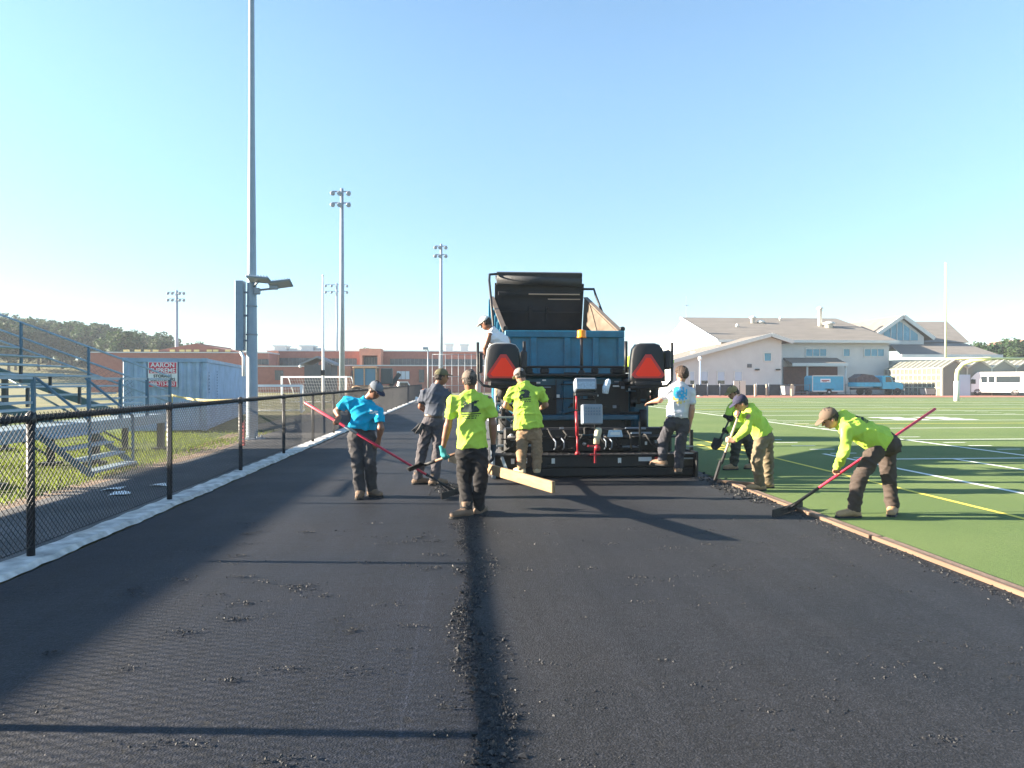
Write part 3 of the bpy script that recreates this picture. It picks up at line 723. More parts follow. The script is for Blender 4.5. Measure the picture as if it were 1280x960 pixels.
# hopper in front
for s in (-1, 1):
    mb = MB(); mb.prism([(XC + s * .3, YT + 2.1, .35), (XC + s * 1.25, YT + 2.1, .98), (XC + s * 1.3, YT + 2.1, 1.0), (XC + s * .4, YT + 2.1, .25)], (0, 1.7, 0)); pt('hopper_wing', mb, PB)
mb = MB(); mb.box((XC, YT + 2.9, .3), (.9, 1.6, .1)); mb.tube((XC - .9, YT + 3.85, .45), (XC + .9, YT + 3.85, .45), .09); pt('hopper_floor', mb, BLACKD)
# beacon mast
Pb = at(727, 480, 12.7)
mb = MB(); mb.tube((Pb.x, Pb.y, 1.7), (Pb.x, Pb.y, 2.38), .028); mb.lathe((Pb.x, Pb.y, 1.74), [(.07, 0), (.05, .06)], 12); pt('beacon_mast', mb, BLACKP)
mb = MB(); mb.lathe((Pb.x, Pb.y, 2.38), [(.085, 0), (.085, .02), (.078, .03), (.080, .12), (.072, .135), (.03, .145)], 20); pt('amber_beacon', mb, AMBER)
# control consoles on the screed
c0 = at(731, 481.5, 11.95)
mb = MB(); mb.box(c0, (.36, .22, .20), Matrix.Rotation(R(-18), 3, 'X'), .02); con = pt('control_console', mb, SILVER)
mb = MB(); mb.box(c0 + V3((0, -.118, -.0)), (.30, .01, .13), Matrix.Rotation(R(-18), 3, 'X')); mb.cur = 0
pt('console_screen', mb, mat('console_face', (.30, .37, .44), .35, var=.3, scale=30))
mb = MB(); mb.box(c0 + V3((0, -.05, -.15)), (.38, .2, .06), None, .012); pt('console_rack', mb, BLACKP)
mb = MB(); mb.box(c0 + V3((.02, .05, -.33)), (.34, .16, .2), None, .02); mb.bar(c0 + V3((.18, .0, -.05)), c0 + V3((.20, .05, -.85)), .05, .05, V3((1, 0, 0))); mb.bar(c0 + V3((-.17, .0, -.15)), c0 + V3((-.17, .05, -.4)), .035, .035, V3((1, 0, 0))); pt('console_stand', mb, BLACKP)
c1 = at(739.5, 518, 11.85)
mb = MB(); mb.box(c1, (.34, .18, .33), Matrix.Rotation(R(-6), 3, 'X'), .015); pt('control_box', mb, SILVER)
for i in range(6):
    for j in range(3): mb = MB(); mb.box(c1 + V3((-.115 + .046 * i, -.098, .11 - .05 * j)), (.022, .01, .022)); pt('control_button', mb, mat('button_blue', (.08, .14, .22), .4))
cf = at(758, 483, 11.9)
mb = MB(); mb.path([cf + V3((-.02, 0, -.12)), cf + V3((-.01, 0, -.02)), cf + V3((.03, 0, .08)), cf + V3((.05, 0, .12))], [.05, .06, .05, .02], 10); pt('rag', mb, mat('rag_cloth', (.45, .55, .65), .9, var=.4, scale=40))
a, b = at(720.5, 514, 11.8), at(721.5, 545, 11.75); c = at(722, 565, 11.75)
mb = MB(); mb.tube(a, b, .027); mb.tube(a + V3((0, 0, .03)), a + V3((0, 0, .25)), .018); mb.tube(b, c, .016); mb.lathe(c - V3((0, 0, .04)), [(.05, 0), (.03, .05)], 10); pt('screw_jack', mb, RED)
a = at(744, 562, 11.62)
mb = MB(); mb.bar(a + V3((-.12, 0, .06)), a + V3((.06, 0, .05)), .03, .03); mb.bar(a + V3((.0, 0, .05)), a + V3((.0, 0, -.22)), .03, .03, V3((1, 0, 0))); mb.bar(a + V3((-.08, 0, -.08)), a + V3((.08, 0, -.08)), .022, .022); mb.lathe(a + V3((.03, -.02, .03)), [(.05, -.02), (.05, .02)], 10, 'Y'); pt('depth_screw', mb, RED)
a = at(747, 545, 11.68)
mb = MB(); mb.path([a + V3((-.02, 0, -.13)), a + V3((-.01, 0, -.02)), a + V3((.01, 0, .07)), a + V3((.02, 0, .13)), a + V3((.02, 0, .14))], [.05, .055, .06, .05, .01], 12); pt('yellowish_bottle', mb, mat('tan_plastic', (.42, .40, .28), .6, var=.4, scale=20))  # yellowish bottle-like item on the screed, not a lamp
a = at(769, 541.5, 11.7)
mb = MB(); mb.prism([a + V3((-.13, 0, -.06)), a + V3((.13, 0, -.06)), a + V3((.105, 0, .05)), a + V3((-.105, 0, .05))], (0, .015, 0)); pl_ = pt('maker_plate', mb, mat('plate_blue_white', (.32, .45, .58), .4, var=.3, scale=30))
mb = MB(); mb.box(a + V3((0, -.004, -.005)), (.16, .006, .045)); pt('plate_band', mb, LBL)
mb = MB(); mb.box(at(800, 546, 11.7), (.03, .03, .5)); pt('frame_post', mb, BLACKP)
rg = random.Random(9)
def clutter(n, xr, zr, y, seed):
    rg = random.Random(seed)
    for i in range(n):
        x, z = rg.uniform(*xr), rg.uniform(*zr); k = i % 6; mb = MB()
        if k == 0: mb.box((x, y, z), (rg.uniform(.05, .16), .07, rg.uniform(.05, .13)), bv=.008); pt('valve_block', mb, BLACKD)
        elif k == 1:
            p0 = V3((x, y - .02, z)); mb.path([p0, p0 + V3((rg.uniform(-.05, .05), -.04, -.10)), p0 + V3((rg.uniform(-.2, .2), -.05, -.2)), p0 + V3((rg.uniform(-.25, .25), 0, -.28))], .012, 6); pt('hydraulic_hose', mb, RUBBER)
        elif k == 2: mb.lathe((x, y - .05, z), [(.03, 0), (.03, .04), (.014, .05), (.014, .08)], 10, 'Y'); pt('hose_fitting', mb, CHROME if rg.random() < .4 else BLACKP)
        elif k == 3: mb.tube((x - rg.uniform(.08, .25), y - .02, z), (x + rg.uniform(.08, .25), y - .02, z), .013, n=8); pt('pipe', mb, BLACKP)
        elif k == 4: mb.box((x, y - .03, z), (rg.uniform(.03, .07), .008, rg.uniform(.025, .06)), bv=.002); pt('decal', mb, LBL if rg.random() < .45 else SILVER)
        else: mb.box((x, y, z), (rg.uniform(.12, .3), .05, rg.uniform(.012, .04)), bv=.005); pt('bracket', mb, PB if rg.random() < .5 else BLACKP)
clutter(26, (XC - 1.05, XC + 1.1), (1.02, 1.66), YT + .02, 1)
clutter(26, (XC - 1.35, XC + 1.55), (.46, .82), YS + .34, 2)
clutter(10, (XC + 1.0, XC + 1.4), (.9, 1.6), YT - .02, 3)
clutter(10, (XC - 1.4, XC - 1.0), (.6, 1.6), YT - .02, 4)
for x in (XC - .95, XC - .33, XC + .27, XC + .98):
    mb = MB(); mb.box((x, YT + .11, 1.3), (.012, .02, .66)); pt('panel_seam', mb, BLACKP)
mb = MB(); mb.path([(XC - 1.15, YT + .05, 1.83), (XC - .8, YT - .02, 1.86), (XC + .8, YT - .02, 1.86), (XC + 1.1, YT + .05, 1.83)], .022, 8); pt('handrail', mb, BLACKP)
for x in (XC - .85, XC - .55, XC + .35, XC + .75):
    mb = MB(); mb.box((x, YT + .0, 1.79), (rg.uniform(.1, .25), .12, .1), bv=.02); pt('deck_box', mb, BLACKD)
# twin seats with warning triangles
TR = mat('triangle_red', (1.0, .05, .02), .6, spec=.2); TRB = mat('triangle_border', (.5, .02, .025), .3); SEAT = mat('seat_vinyl', (.009, .011, .015), .65, var=.2, scale=14)
SEATE = mat('seat_lit_edge', (.45, .45, .42), .5)  # pale tone paints the left-lit edge of the black seat back
def seat(px, sgn):
    c = at(px, 448, 12.35); x, y = c.x, c.y; zb, zt, w = 1.60, 2.26, .62
    o = []
    for (u, v) in ((-.5, 0), (-.5, .12), (-.48, .55), (-.43, .85), (-.34, .96), (-.2, 1.0)): o.append((u, v))
    o += [(-u, v) for u, v in reversed(o)]
    def ring(s, yy): return [V3((x + u * w * s, yy, (zb + zt) / 2 + (v - .5) * (zt - zb) * s)) for u, v in o]
    mb = MB(); n = len(o); rings = [ring(.90, y - .07), ring(.98, y - .05), ring(1, y), ring(.98, y + .06), ring(.88, y + .1)]
    vs = [p for r_ in rings for p in r_]
    fs = [(i * n + k, i * n + (k + 1) % n, (i + 1) * n + (k + 1) % n, (i + 1) * n + k) for i in range(4) for k in range(n)]
    fs += [tuple(range(n))[::-1], tuple(4 * n + k for k in range(n))]
    mb._add(vs, fs, True); s = pt('seat_back', mb, SEAT)
    mb = MB(); mb.path([ring(1.0, y + .03)[k] for k in range(n)], .014, 6); pt('seat_lit_edge', mb, SEATE)
    mb = MB(); mb.box((x, y + .34, zb + .06), (.54, .52, .14), bv=.05); pt('seat_cushion', mb, SEAT)
    tz = zb + .06
    def tri(s, yy, th):
        h = .235 * s; k = .055 * s
        P = [V3((x - h - k * .2, yy, tz - .0 + .13 * (1 - s))), V3((x + h + k * .2, yy, tz + .13 * (1 - s)))]
        b0 = tz + .13 * (1 - s); top = b0 + .41 * s
        P = [V3((x - h, yy, b0)), V3((x + h, yy, b0)), V3((x + h + k, yy, b0 + k)), V3((x + k * .9, yy, top)), V3((x - k * .9, yy, top)), V3((x - h - k, yy, b0 + k))]
        return P
    mb = MB(); mb.prism(tri(1, y - .078, 0), (0, .006, 0)); pt('triangle_border', mb, TRB)
    mb = MB(); mb.prism(tri(.78, y - .083, 0), (0, .006, 0)); pt('warning_triangle', mb, TR)
    mb = MB(); mb.box((x + .36, y + .1, 1.98), (.10, .42, .34), bv=.04); pt('armrest', mb, SEAT)
    mb = MB(); mb.path([(x - sgn * .44, y, 2.28), (x - sgn * .44, y, 1.75), (x - sgn * .43, y - .02, 1.62), (x - sgn * .34, y - .05, 1.53), (x - sgn * .1, y - .06, 1.50), (x + sgn * .3, y - .06, 1.50)], .024, 10); pt('guard_rail', mb, BLACKP)
    mb = MB(); mb.box((x, y + .15, 1.56), (.5, .5, .10), bv=.03); mb.tube((x, y + .15, 1.3), (x, y + .15, 1.54), .09); pt('seat_mount', mb, BLACKD)
    mb = MB(); mb.path([(x + sgn * .37, y + .02, 2.30), (x + sgn * .37, y + .02, 1.75)], .03, 8); pt('seat_post', mb, BLACKP)
seat(629, 1); seat(809, -1)
# ------------------------------------------------------------------ straightedge plank lying out behind the screed
a = V3(at(692, 612, 7.17)); b = V3(at(562, 582, 10.0)); a.z = b.z = .535
mb = MB(); mb.bar(a, b, .04, .118, bv=.005)
tag(mb.build('wooden_plank', WOODL), 'pale wooden plank slung at knee height behind the paver', 'plank')
# bracket carrying it (part of the paver)
q = lambda t: a.lerp(b, t)
mb = MB(); p1 = q(.50) + V3((.01, 0, .0)); p2 = V3((XL + .02, YS + .25, .46))
mb.bar(p1 + V3((0, .0, -.09)), p2 + V3((0, 0, -.02)), .05, .03); mb.bar(p1 + V3((.0, 0, -.09)), p1 + V3((0, 0, .33)), .025, .025, V3((1, 0, 0)))
mb.bar(p2 + V3((.15, -.3, -.1)), q(.42) + V3((.1, .1, -.09)), .04, .03)
pt('plank_bracket', mb, GALV)
# edge boards on the field side
EB = mat('edge_board_wood', (.15, .095, .062), .8, var=.3, scale=5, bump=.3, stretch=(1, .1, 1))
EC = mat('edge_kerb_tan', (.19, .13, .095), .9, var=.25, scale=9, bump=.3, bscale=60)
for (y0, y1, dx, l) in ((-4, 6.9, .0, 'nearest tan timber edging board between fresh asphalt and turf'), (6.93, 11.0, -.015, 'farther tan timber edging board, beside the boots of the navy-capped shoveller')):
    o = thing('edging_board', l, 'edging board', (4.18, (y0 + y1) / 2, 0), group='edging boards along the turf')
    L_ = (y1 - y0) / 2
    mb = MB(); mb.box((dx - .025, 0, .012), (.045, 2 * L_, .07), bv=.006); mb.build('inner_plank', EB, o)
    mb = MB(); mb.box((dx + .055, 0, .004), (.095, 2 * L_, .06), bv=.006); mb.build('outer_plank', EC, o)
a, b = gnd(897, 604.5), gnd(944, 608)
mb = MB(); mb.bar(a + V3((0, 0, .035)), b + V3((0, 0, .035)), .06, .05, bv=.006)
tag(mb.build('loose_batten', EB), 'short loose wooden batten lying across the asphalt edge by the shovel', 'batten')
# ================================================================== DUMP TRUCK feeding the paver
tk = thing('dump_truck', 'large teal dump truck tipping its raised bed into the paver', 'dump truck', (1.95, 18, 0), world=True)
def tp(name, mb, m): return mb.build(name, m, tk)
BEDIN = mat('worn_bed_steel', (.15, .118, .09), .55, .3, var=.35, scale=2.2, bump=.15, bscale=14, stretch=(1, .6, 2))
BEDK = mat('bed_black', (.018, .021, .027), .55, .1, var=.45, scale=1.6, bump=.1, bscale=9)
aR = R(17.6); BY, BZ = 14.40, 1.69; Lb = 3.62; cx0, cx1 = 2.05, 1.93
def bed(x, y, z):   # bed local -> world
    cx = cx0 + (cx1 - cx0) * y / Lb
    return V3((cx + x, BY + y * math.cos(aR) - z * math.sin(aR), BZ + y * math.sin(aR) + z * math.cos(aR)))
def bbox_(mb, x0, x1, y0, y1, z0, z1):
    vs = [bed(x, y, z) for x in (x0, x1) for y in (y0, y1) for z in (z0, z1)]
    mb._add(vs, [(0, 1, 3, 2), (4, 6, 7, 5), (0, 4, 5, 1), (2, 3, 7, 6), (0, 2, 6, 4), (1, 5, 7, 3)])
mb = MB(); bbox_(mb, -1.16, 1.16, 0, Lb, -.12, 0); tp('bed_floor', mb, BEDK)
for s in (-1, 1):
    mb = MB(); bbox_(mb, s * 1.165 - .0, s * 1.2, 0, Lb, -.12, .93); tp('bed_side', mb, TRUCKB)
    mb = MB(); bbox_(mb, s * 1.125, s * 1.16, .02, Lb - .03, .0, .91); tp('bed_liner', mb, BEDIN)
    mb = MB(); bbox_(mb, s * 1.12, s * 1.22, -.03, Lb, .93, .965); tp('bed_top_rail', mb, BEDIN)
    for i in range(6):
        mb = MB(); y = .25 + i * .62; bbox_(mb, s * 1.20, s * 1.26, y, y + .1, -.1, .93); tp('side_stake', mb, TRUCKB)
mb = MB(); bbox_(mb, -1.10, 1.10, Lb - .06, Lb, 0.0, 1.30)
tp('headboard', mb, BEDK)
mb = MB(); bbox_(mb, -1.02, 1.02, Lb - .16, Lb - .07, 1.02, 1.10); bbox_(mb, -1.02, 1.02, Lb - .11, Lb - .07, .55, .60); bbox_(mb, -.25, -.18, Lb - .13, Lb - .062, .35, .72); bbox_(mb, .18, .23, Lb - .13, Lb - .062, .35, .72); tp('headboard_rib', mb, BEDK)
mb = MB(); bbox_(mb, -.28, .98, Lb - .19, Lb - .165, 1.05, 1.075); bbox_(mb, .2, 1.0, Lb - .19, Lb - .165, .93, .95); tp('tarp_edge', mb, mat('tarp_tan', (.5, .36, .26), .7))
mb = MB()
A0, A1 = bed(-1.06, Lb - .1, 1.42), bed(1.02, Lb - .1, 1.36)
mb.tube(A0, A1, .13, n=16); bbox_(mb, -1.05, 1.0, Lb - .1, Lb + .5, 1.32, 1.40); bbox_(mb, -1.06, 1.02, Lb - .18, Lb - .03, 1.28, 1.58); tp('tarp_roll', mb, mat('tarp_black', (.022, .025, .03), .6, var=.3, scale=7, bump=.3, bscale=20))
mb = MB(); p = bed(-1.28, Lb - .4, 1.6); mb.path([bed(-1.06, Lb - .2, 1.55), bed(-1.25, Lb - .3, 1.55), bed(-1.28, Lb - .6, 1.45), bed(-1.28, .9, .35)], .03, 8); tp('tarp_arm', mb, BLACKP)
mb = MB(); mb.path([bed(1.02, Lb - .2, 1.20), bed(1.30, Lb - .3, 1.22), bed(1.31, Lb - .5, 1.1), bed(1.33, 1.4, .5)], .03, 8); tp('tarp_arm', mb, BLACKP)
# tailgate hangs plumb from its top hinge
h = bed(0, -.02, .96); tx = cx0; ty = h.y - .06; tz = h.z
mb = MB(); mb.box((tx, ty, tz - .48), (2.36, .05, .92)); tg = tp('tailgate', mb, TRUCKB)
mb = MB(); mb.box((tx, ty - .05, tz - .06), (2.38, .10, .14), bv=.015); mb.box((tx, ty - .05, tz - .89), (2.38, .10, .12), bv=.015)
for x in (-1.13, -.62, 0.05, .62, 1.13): mb.box((tx + x, ty - .045, tz - .48), (.12, .09, .72), bv=.012)
tp('tailgate_frame', mb, TRUCKB)
for s in (-1, 1):
    mb = MB(); mb.tube((tx + s * 1.17, ty - .03, tz + .05), (tx + s * 1.17, ty + .15, tz + .05), .05); tp('tailgate_hinge', mb, BLACKP)
    mb = MB(); mb.box((tx + s * 1.17, ty - .09, tz - .85), (.07, .06, .16)); tp('tailgate_latch', mb, BLACKP)
for x in (-.75, .1, .5):
    mb = MB(); mb.path([(tx + x - .12, ty - .1, tz - .93), (tx + x - .12, ty - .12, tz - .83), (tx + x + .12, ty - .12, tz - .83), (tx + x + .12, ty - .1, tz - .93)], .014, 6); tp('chute_handle', mb, BLACKP)
# chassis, wheels, cab
cx = 1.95
for s in (-1, 1):
    mb = MB(); mb.box((cx + s * .42, 18.6, .92), (.1, 7.2, .26)); tp('frame_rail', mb, BLACKP)
def wheel(parent_fn, x, y, r, w, sgn, tyre=RUBBER, rim=WHITE):
    mb = MB(); mb.lathe((x - w / 2, y, r), [(r * .6, 0), (r * .92, .0), (r, .05), (r, w - .05), (r * .92, w), (r * .6, w)], 24, 'X'); t = parent_fn('wheel', mb, tyre)
    mb = MB(); xs = x + sgn * w * .3; mb.lathe((xs, y, r), [(r * .6, -.02 * sgn), (r * .5, .03 * sgn), (r * .2, .05 * sgn), (r * .15, .12 * sgn), (.02, .12 * sgn)], 16, 'X'); o = parent_fn('rim', mb, rim); o.parent = t; return t
for y, ss in ((16.5, (-.92, -.60, .60, .92)), (21.6, (-.95, .95))):
    for s in ss: wheel(tp, cx + s, y, .5, .28, 1 if s > 0 else -1)
mb = MB(); mb.tube((cx - .8, 16.5, .5), (cx + .8, 16.5, .5), .09); mb.tube((cx - .85, 21.6, .5), (cx + .85, 21.6, .5), .06); tp('axle', mb, BLACKP)
mb = MB(); mb.tube((cx, 17.6, 1.0), (cx, 17.9, 2.6), .10); mb.tube((cx, 17.5, .95), (cx, 17.7, 1.6), .13); tp('hoist_cylinder', mb, BLACKP)
mb = MB(); prf = [(19.2, .95), (19.2, 2.55), (19.35, 2.68), (20.4, 2.66), (20.85, 1.95), (20.9, .95)]; mb.prism([(cx - 1.05, y, z) for y, z in prf], (2.1, 0, 0)); tp('cab', mb, TRUCKB)
mb = MB(); prf = [(20.9, .75), (20.9, 1.85), (22.3, 1.62), (22.45, 1.3), (22.45, .75)]; mb.prism([(cx - .85, y, z) for y, z in prf], (1.7, 0, 0)); tp('hood', mb, TRUCKB)
mb = MB(); mb.box((cx, 19.17, 2.05), (1.3, .03, .55)); tp('rear_window', mb, GLASSD)
for s in (-1, 1):
    mb = MB(); mb.box((cx + s * 1.055, 20.0, 2.1), (.02, .85, .6)); tp('side_window', mb, GLASSD)
    mb = MB(); mb.box((cx + s * 1.38, 20.7, 2.15), (.12, .12, .6), bv=.03); mb.tube((cx + s * 1.05, 20.75, 2.4), (cx + s * 1.38, 20.72, 2.4), .02); tp('wing_mirror', mb, BLACKP)
    mb = MB(); mb.lathe((cx + s * .62, 22.45, 1.2), [(.12, 0), (.12, .03), (.05, .05)], 14, 'Y'); tp('headlight', mb, CHROME)
    mb = MB(); mb.box((cx + s * .75, 14.95, .95), (.22, .06, .14), bv=.01); tp('tail_light', mb, RED)
mb = MB(); mb.box((cx, 22.55, .72), (2.1, .15, .3), bv=.04); tp('bumper', mb, CHROME)
# ================================================================== FAR RIGHT: pale school building
PALE = mat('pale_stucco', (.60, .595, .565), .85, var=.06, scale=.6, bump=.1, bscale=20)
PALEW = mat('white_trim', (.66, .66, .62), .6, var=.05)
ROOFM = mat('grey_brown_shingle', (.165, .148, .13), .9, var=.18, scale=.9, bump=.3, bscale=9, stretch=(.4, 1, 3))
BRN = mat('dark_red_brick', (.16, .07, .06), .85, var=.2, scale=3)
FROST = mat('frosted_blind', (.50, .58, .66), .5)
wb = thing('school_building', 'pale two-storey building with grey-brown roofs and a blue glass gable across the field', 'building', (36, 90, 0), world=True)
def wp(name, mb, m, par=None):
    o = mb.build(name, m, wb)
    if par is not None: o.parent = par
    return o
X0, X1, Y0, YR, Y1, HE, HR = 33.4, 56.0, 89.6, 104.0, 118.0, 6.9, 10.9
mb = MB(); mb.prism([(X0, Y0, 0), (X0, Y1, 0), (X0, Y1, HE), (X0, YR, HR - .15), (X0, Y0, HE)], (X1 - X0, 0, 0)); wp('wall', mb, PALE)
mb = MB()
for (ya, yb) in ((Y0 - .9, YR), (Y1 + .9, YR)):
    za = HE - .25; xo = .7 if ya < YR else .02; mb.prism([(X0 - xo, ya, za), (X0 - xo, yb, HR), (X0 - xo, yb, HR + .28), (X0 - xo, ya, za + .28)], (X1 - X0 + 2 * xo, 0, 0))
rf = wp('roof', mb, ROOFM)
mb = MB(); mb.box(((X0 + X1) / 2, Y0 - .98, HE - .12), (X1 - X0 + 1.5, .14, .34)); wp('fascia', mb, PALEW)
mb = MB(); mb.bar((X0 - .78, Y0 - .95, HE - .1), (X0 - .78, YR, HR + .15), .14, .4); mb.bar((X0 - .1, Y1 + .6, HE - .1), (X0 - .1, YR, HR + .05), .16, .3); wp('rake_trim', mb, PALEW)
mb = MB()
for i in range(5): mb.box((X0 + 14.2 + i * 1.02, YR - 1.0, HR - .05), (.96, 1.7, .06), Matrix.Rotation(R(15.8), 3, 'X'))
wp('solar_panel', mb, mat('solar_blue', (.03, .10, .30), .15, var=.1))
for (x, y, z, r, h, nm) in ((42, 100, 9.8, .32, 1.5, 'roof_vent'), (43.2, 100, 9.8, .4, .9, 'roof_vent'), (38.5, 97, 9.0, .15, .9, 'roof_vent'), (51.0, 98, 9.3, .30, 3.2, 'chimney_stack'), (51.8, 97, 9.0, .55, 1.3, 'roof_vent'), (47, 102, 10.3, .12, 1.1, 'roof_vent')):
    mb = MB(); mb.lathe((x, y, z - .6), [(r, 0), (r, h), (r * 1.5, h + .02), (r * 1.5, h + .2), (r * .4, h + .4)], 12); wp(nm, mb, PALEW)
def window(x0, x1, z0, z1, y, n=1, glass=GLASSB, low=None):
    mb = MB(); w = .09
    for xx in np.linspace(x0, x1, n + 1): mb.box((xx, y - .03, (z0 + z1) / 2), (w, .12, z1 - z0 + .1))
    for zz in (z0, z1): mb.box(((x0 + x1) / 2, y - .034, zz), (x1 - x0, .12, w))
    f = wp('window', mb, PALEW)
    mb = MB(); mb.box(((x0 + x1) / 2, y - .005, (z0 + z1) / 2), (x1 - x0, .04, z1 - z0)); g = wp('pane', mb, glass, f)
    if low:
        mb = MB(); mb.box(((x0 + x1) / 2, y - .02, z0 + low / 2), (x1 - x0 - .1, .04, low)); wp('pane', mb, GLASSD, f)
def XZ(px, py, y):   # world X,Z where the ray meets the wall plane Y=y
    r = ray(px, py); t = y / r.y; return r.x * t, CAMZ + r.z * t
for (a, b, n) in ((1007, 1033, 3), (1054, 1062, 1), (1080, 1105, 3)):
    xa, zt = XZ(a, 436, Y0); xb, zb = XZ(b, 445.5, Y0); window(xa, xb, zb, zt, Y0, n)
xa, _ = XZ(979, 450, Y0); xb, _ = XZ(1046, 450, Y0)
mb = MB(); mb.prism([(xa, Y0 - 2.6, 3.9), (xa, Y0, 4.7), (xa, Y0, 4.4), (xa, Y0 - 2.6, 3.6)], (xb - xa, 0, 0)); wp('canopy_roof', mb, ROOFM)
mb = MB(); mb.box(((xa + xb) / 2, Y0 - 2.65, 3.75), (xb - xa + .1, .12, .4)); wp('canopy_fascia', mb, PALEW)
mb = MB(); mb.box(((xa + xb) / 2, Y0 - .1, 1.8), (xb - xa, .2, 3.5)); mb.box(((xa + xb) / 2, Y0 - .22, 1.1), ((xb - xa) * .6, .1, 2.2)); wp('entrance_wall', mb, BRN)
for f in (.28, .98):
    mb = MB(); mb.tube((xa + (xb - xa) * f, Y0 - 2.4, 0), (xa + (xb - xa) * f, Y0 - 2.4, 3.6), .12); wp('canopy_post', mb, PALEW)
# front wing with its long sloping roof
YW = 81.5
xl, zl = XZ(834, 455, YW); xp, zp = XZ(961, 420, YW); xr, zr = XZ(988, 429, YW); xw, _ = XZ(977, 450, YW)
zw = zp + (zr - zp) * (xw - xp) / (xr - xp)
mb = MB(); mb.prism([(xl + .4, YW, 0), (xw, YW, 0), (xw, YW, zw - .05), (xp, YW, zp - .05), (xl + .4, YW, zl + .05)], (0, 14, 0)); wp('wall', mb, PALE)
mb = MB(); mb.prism([(xl - .5, YW - .7, zl - .1), (xp, YW - .7, zp), (xr, YW - .7, zr), (xr, YW - .7, zr + .22), (xp, YW - .7, zp + .25), (xl - .5, YW - .7, zl + .15)], (0, 15.5, 0)); wp('roof', mb, ROOFM)
mb = MB(); mb.bar((xl - .5, YW - .78, zl + .02), (xp, YW - .78, zp + .1), .14, .42); mb.bar((xp, YW - .78, zp + .1), (xr, YW - .78, zr + .1), .14, .42); wp('rake_trim', mb, PALEW)
for a, b in ((876, 885), (896.5, 906), (918, 927.5), (862, 868)):
    xa, zt = XZ(a, 464, YW); xb, zb = XZ(b, 480.5, YW); window(xa, xb, zb, zt, YW, 1, FROST, .45)
xa, zt = XZ(955, 441, YW); xb, zb = XZ(964, 451.5, YW); window(xa, xb, zb, zt, YW)
xa, zt = XZ(934, 455, YW); xb, zb = XZ(939.5, 459.5, YW)
mb = MB(); mb.box(((xa + xb) / 2, YW - .03, (za := (zt + zb) / 2)), (xb - xa, .08, zt - zb)); wp('wall_louver', mb, mat('louver', (.10, .11, .12), .6))
for x, z in ((946, 462), (972, 462)):
    xx, zz = XZ(x, z, YW); mb = MB(); mb.box((xx, YW - .15, zz), (.5, .3, .18), bv=.04); wp('wall_lamp', mb, BLACKP)
for px in (868, 885, 900):
    xx, zz = XZ(px, 448, YW + 5); mb = MB(); mb.lathe((xx, YW + 5, zz - .6), [(.3, 0), (.3, 1.2), (.5, 1.25), (.5, 1.45)], 10); wp('roof_vent', mb, PALEW)
# blue glass gable and the roofs right of it
YG = 96.0
g = [XZ(1102, 414, YG), XZ(1126.5, 397, YG), XZ(1165, 424, YG), XZ(1150, 428, YG), XZ(1102, 428, YG)]
mb = MB(); mb.prism([(g[0][0], YG, g[0][1]), (g[1][0], YG, g[1][1] - .1), (g[2][0] - 1.2, YG, g[2][1] + .35), (g[2][0] - 1.2, YG, 6.2), (g[0][0], YG, 6.2)], (0, 16, 0)); wp('wall', mb, PALE)
q = [XZ(1104.5, 416, YG), XZ(1123.5, 401, YG), XZ(1147, 418, YG), XZ(1147, 425.5, YG), XZ(1104.5, 425.5, YG)]
mb = MB(); mb.prism([(x, YG - .06, z) for x, z in q], (0, .05, 0)); gw = wp('gable_window', mb, GLASSB)
mb = MB()
for t in (.2, .38, .56, .76):
    x = q[0][0] + (q[2][0] - q[0][0]) * t; zt = q[0][1] + (q[1][1] - q[0][1]) * min(1, t / .45) if t < .45 else q[1][1] + (q[2][1] - q[1][1]) * (t - .45) / .55
    mb.box((x, YG - .1, (zt + q[4][1]) / 2), (.09, .08, zt - q[4][1]))
wp('mullion', mb, PALEW, gw)
mb = MB(); P0, P1, P2 = (g[0][0] - 1.0, g[0][1] - .7), g[1], (g[2][0], g[2][1] - .1)
mb.prism([(P0[0], YG - .5, P0[1]), (P1[0], YG - .5, P1[1]), (P2[0], YG - .5, P2[1]), (P2[0], YG - .5, P2[1] + .3), (P1[0], YG - .5, P1[1] + .33), (P0[0], YG - .5, P0[1] + .3)], (0, 18, 0)); wp('roof', mb, ROOFM)
mb = MB(); mb.bar((P0[0], YG - .58, P0[1] + .15), (P1[0], YG - .58, P1[1] + .17), .14, .5); mb.bar((P1[0], YG - .58, P1[1] + .17), (P2[0], YG - .58, P2[1] + .15), .14, .5); wp('rake_trim', mb, PALEW)
a, b, c, d_ = XZ(1139, 402, 112), XZ(1184, 402, 112), XZ(1212, 428, 99), XZ(1150, 428, 99)
mb = MB(); mb._add([(a[0], 112, a[1]), (b[0], 112, b[1]), (c[0], 99, c[1]), (d_[0] - 4, 99, d_[1]), (c[0] + 4, 118, c[1]), (a[0], 118, c[1])], [(3, 2, 1, 0), (2, 4, 1), (1, 4, 5, 0), (3, 0, 5)]); wp('roof', mb, ROOFM)
a, b, c, d_ = XZ(1119, 429, 97), XZ(1206, 429, 97), XZ(1253, 444.5, 87), XZ(1113, 444.5, 87)
mb = MB(); mb._add([(a[0] - 1, 97, a[1]), (b[0], 97, b[1]), (c[0], 87, c[1]), (X1 + .1, 87, d_[1]), (c[0] + 2, 97, c[1] - .3)], [(3, 2, 1, 0), (2, 4, 1)]); wp('roof', mb, ROOFM)
mb = MB(); mb.box(((X1 + c[0]) / 2, 92.7, 2.2), (c[0] - X1 - 1.2, 10, 4.4)); wp('wall', mb, PALE)
mb = MB(); mb.box(((X1 + c[0]) / 2, 86.95, c[1] - .05), (c[0] - X1, .14, .36)); wp('fascia', mb, PALEW)
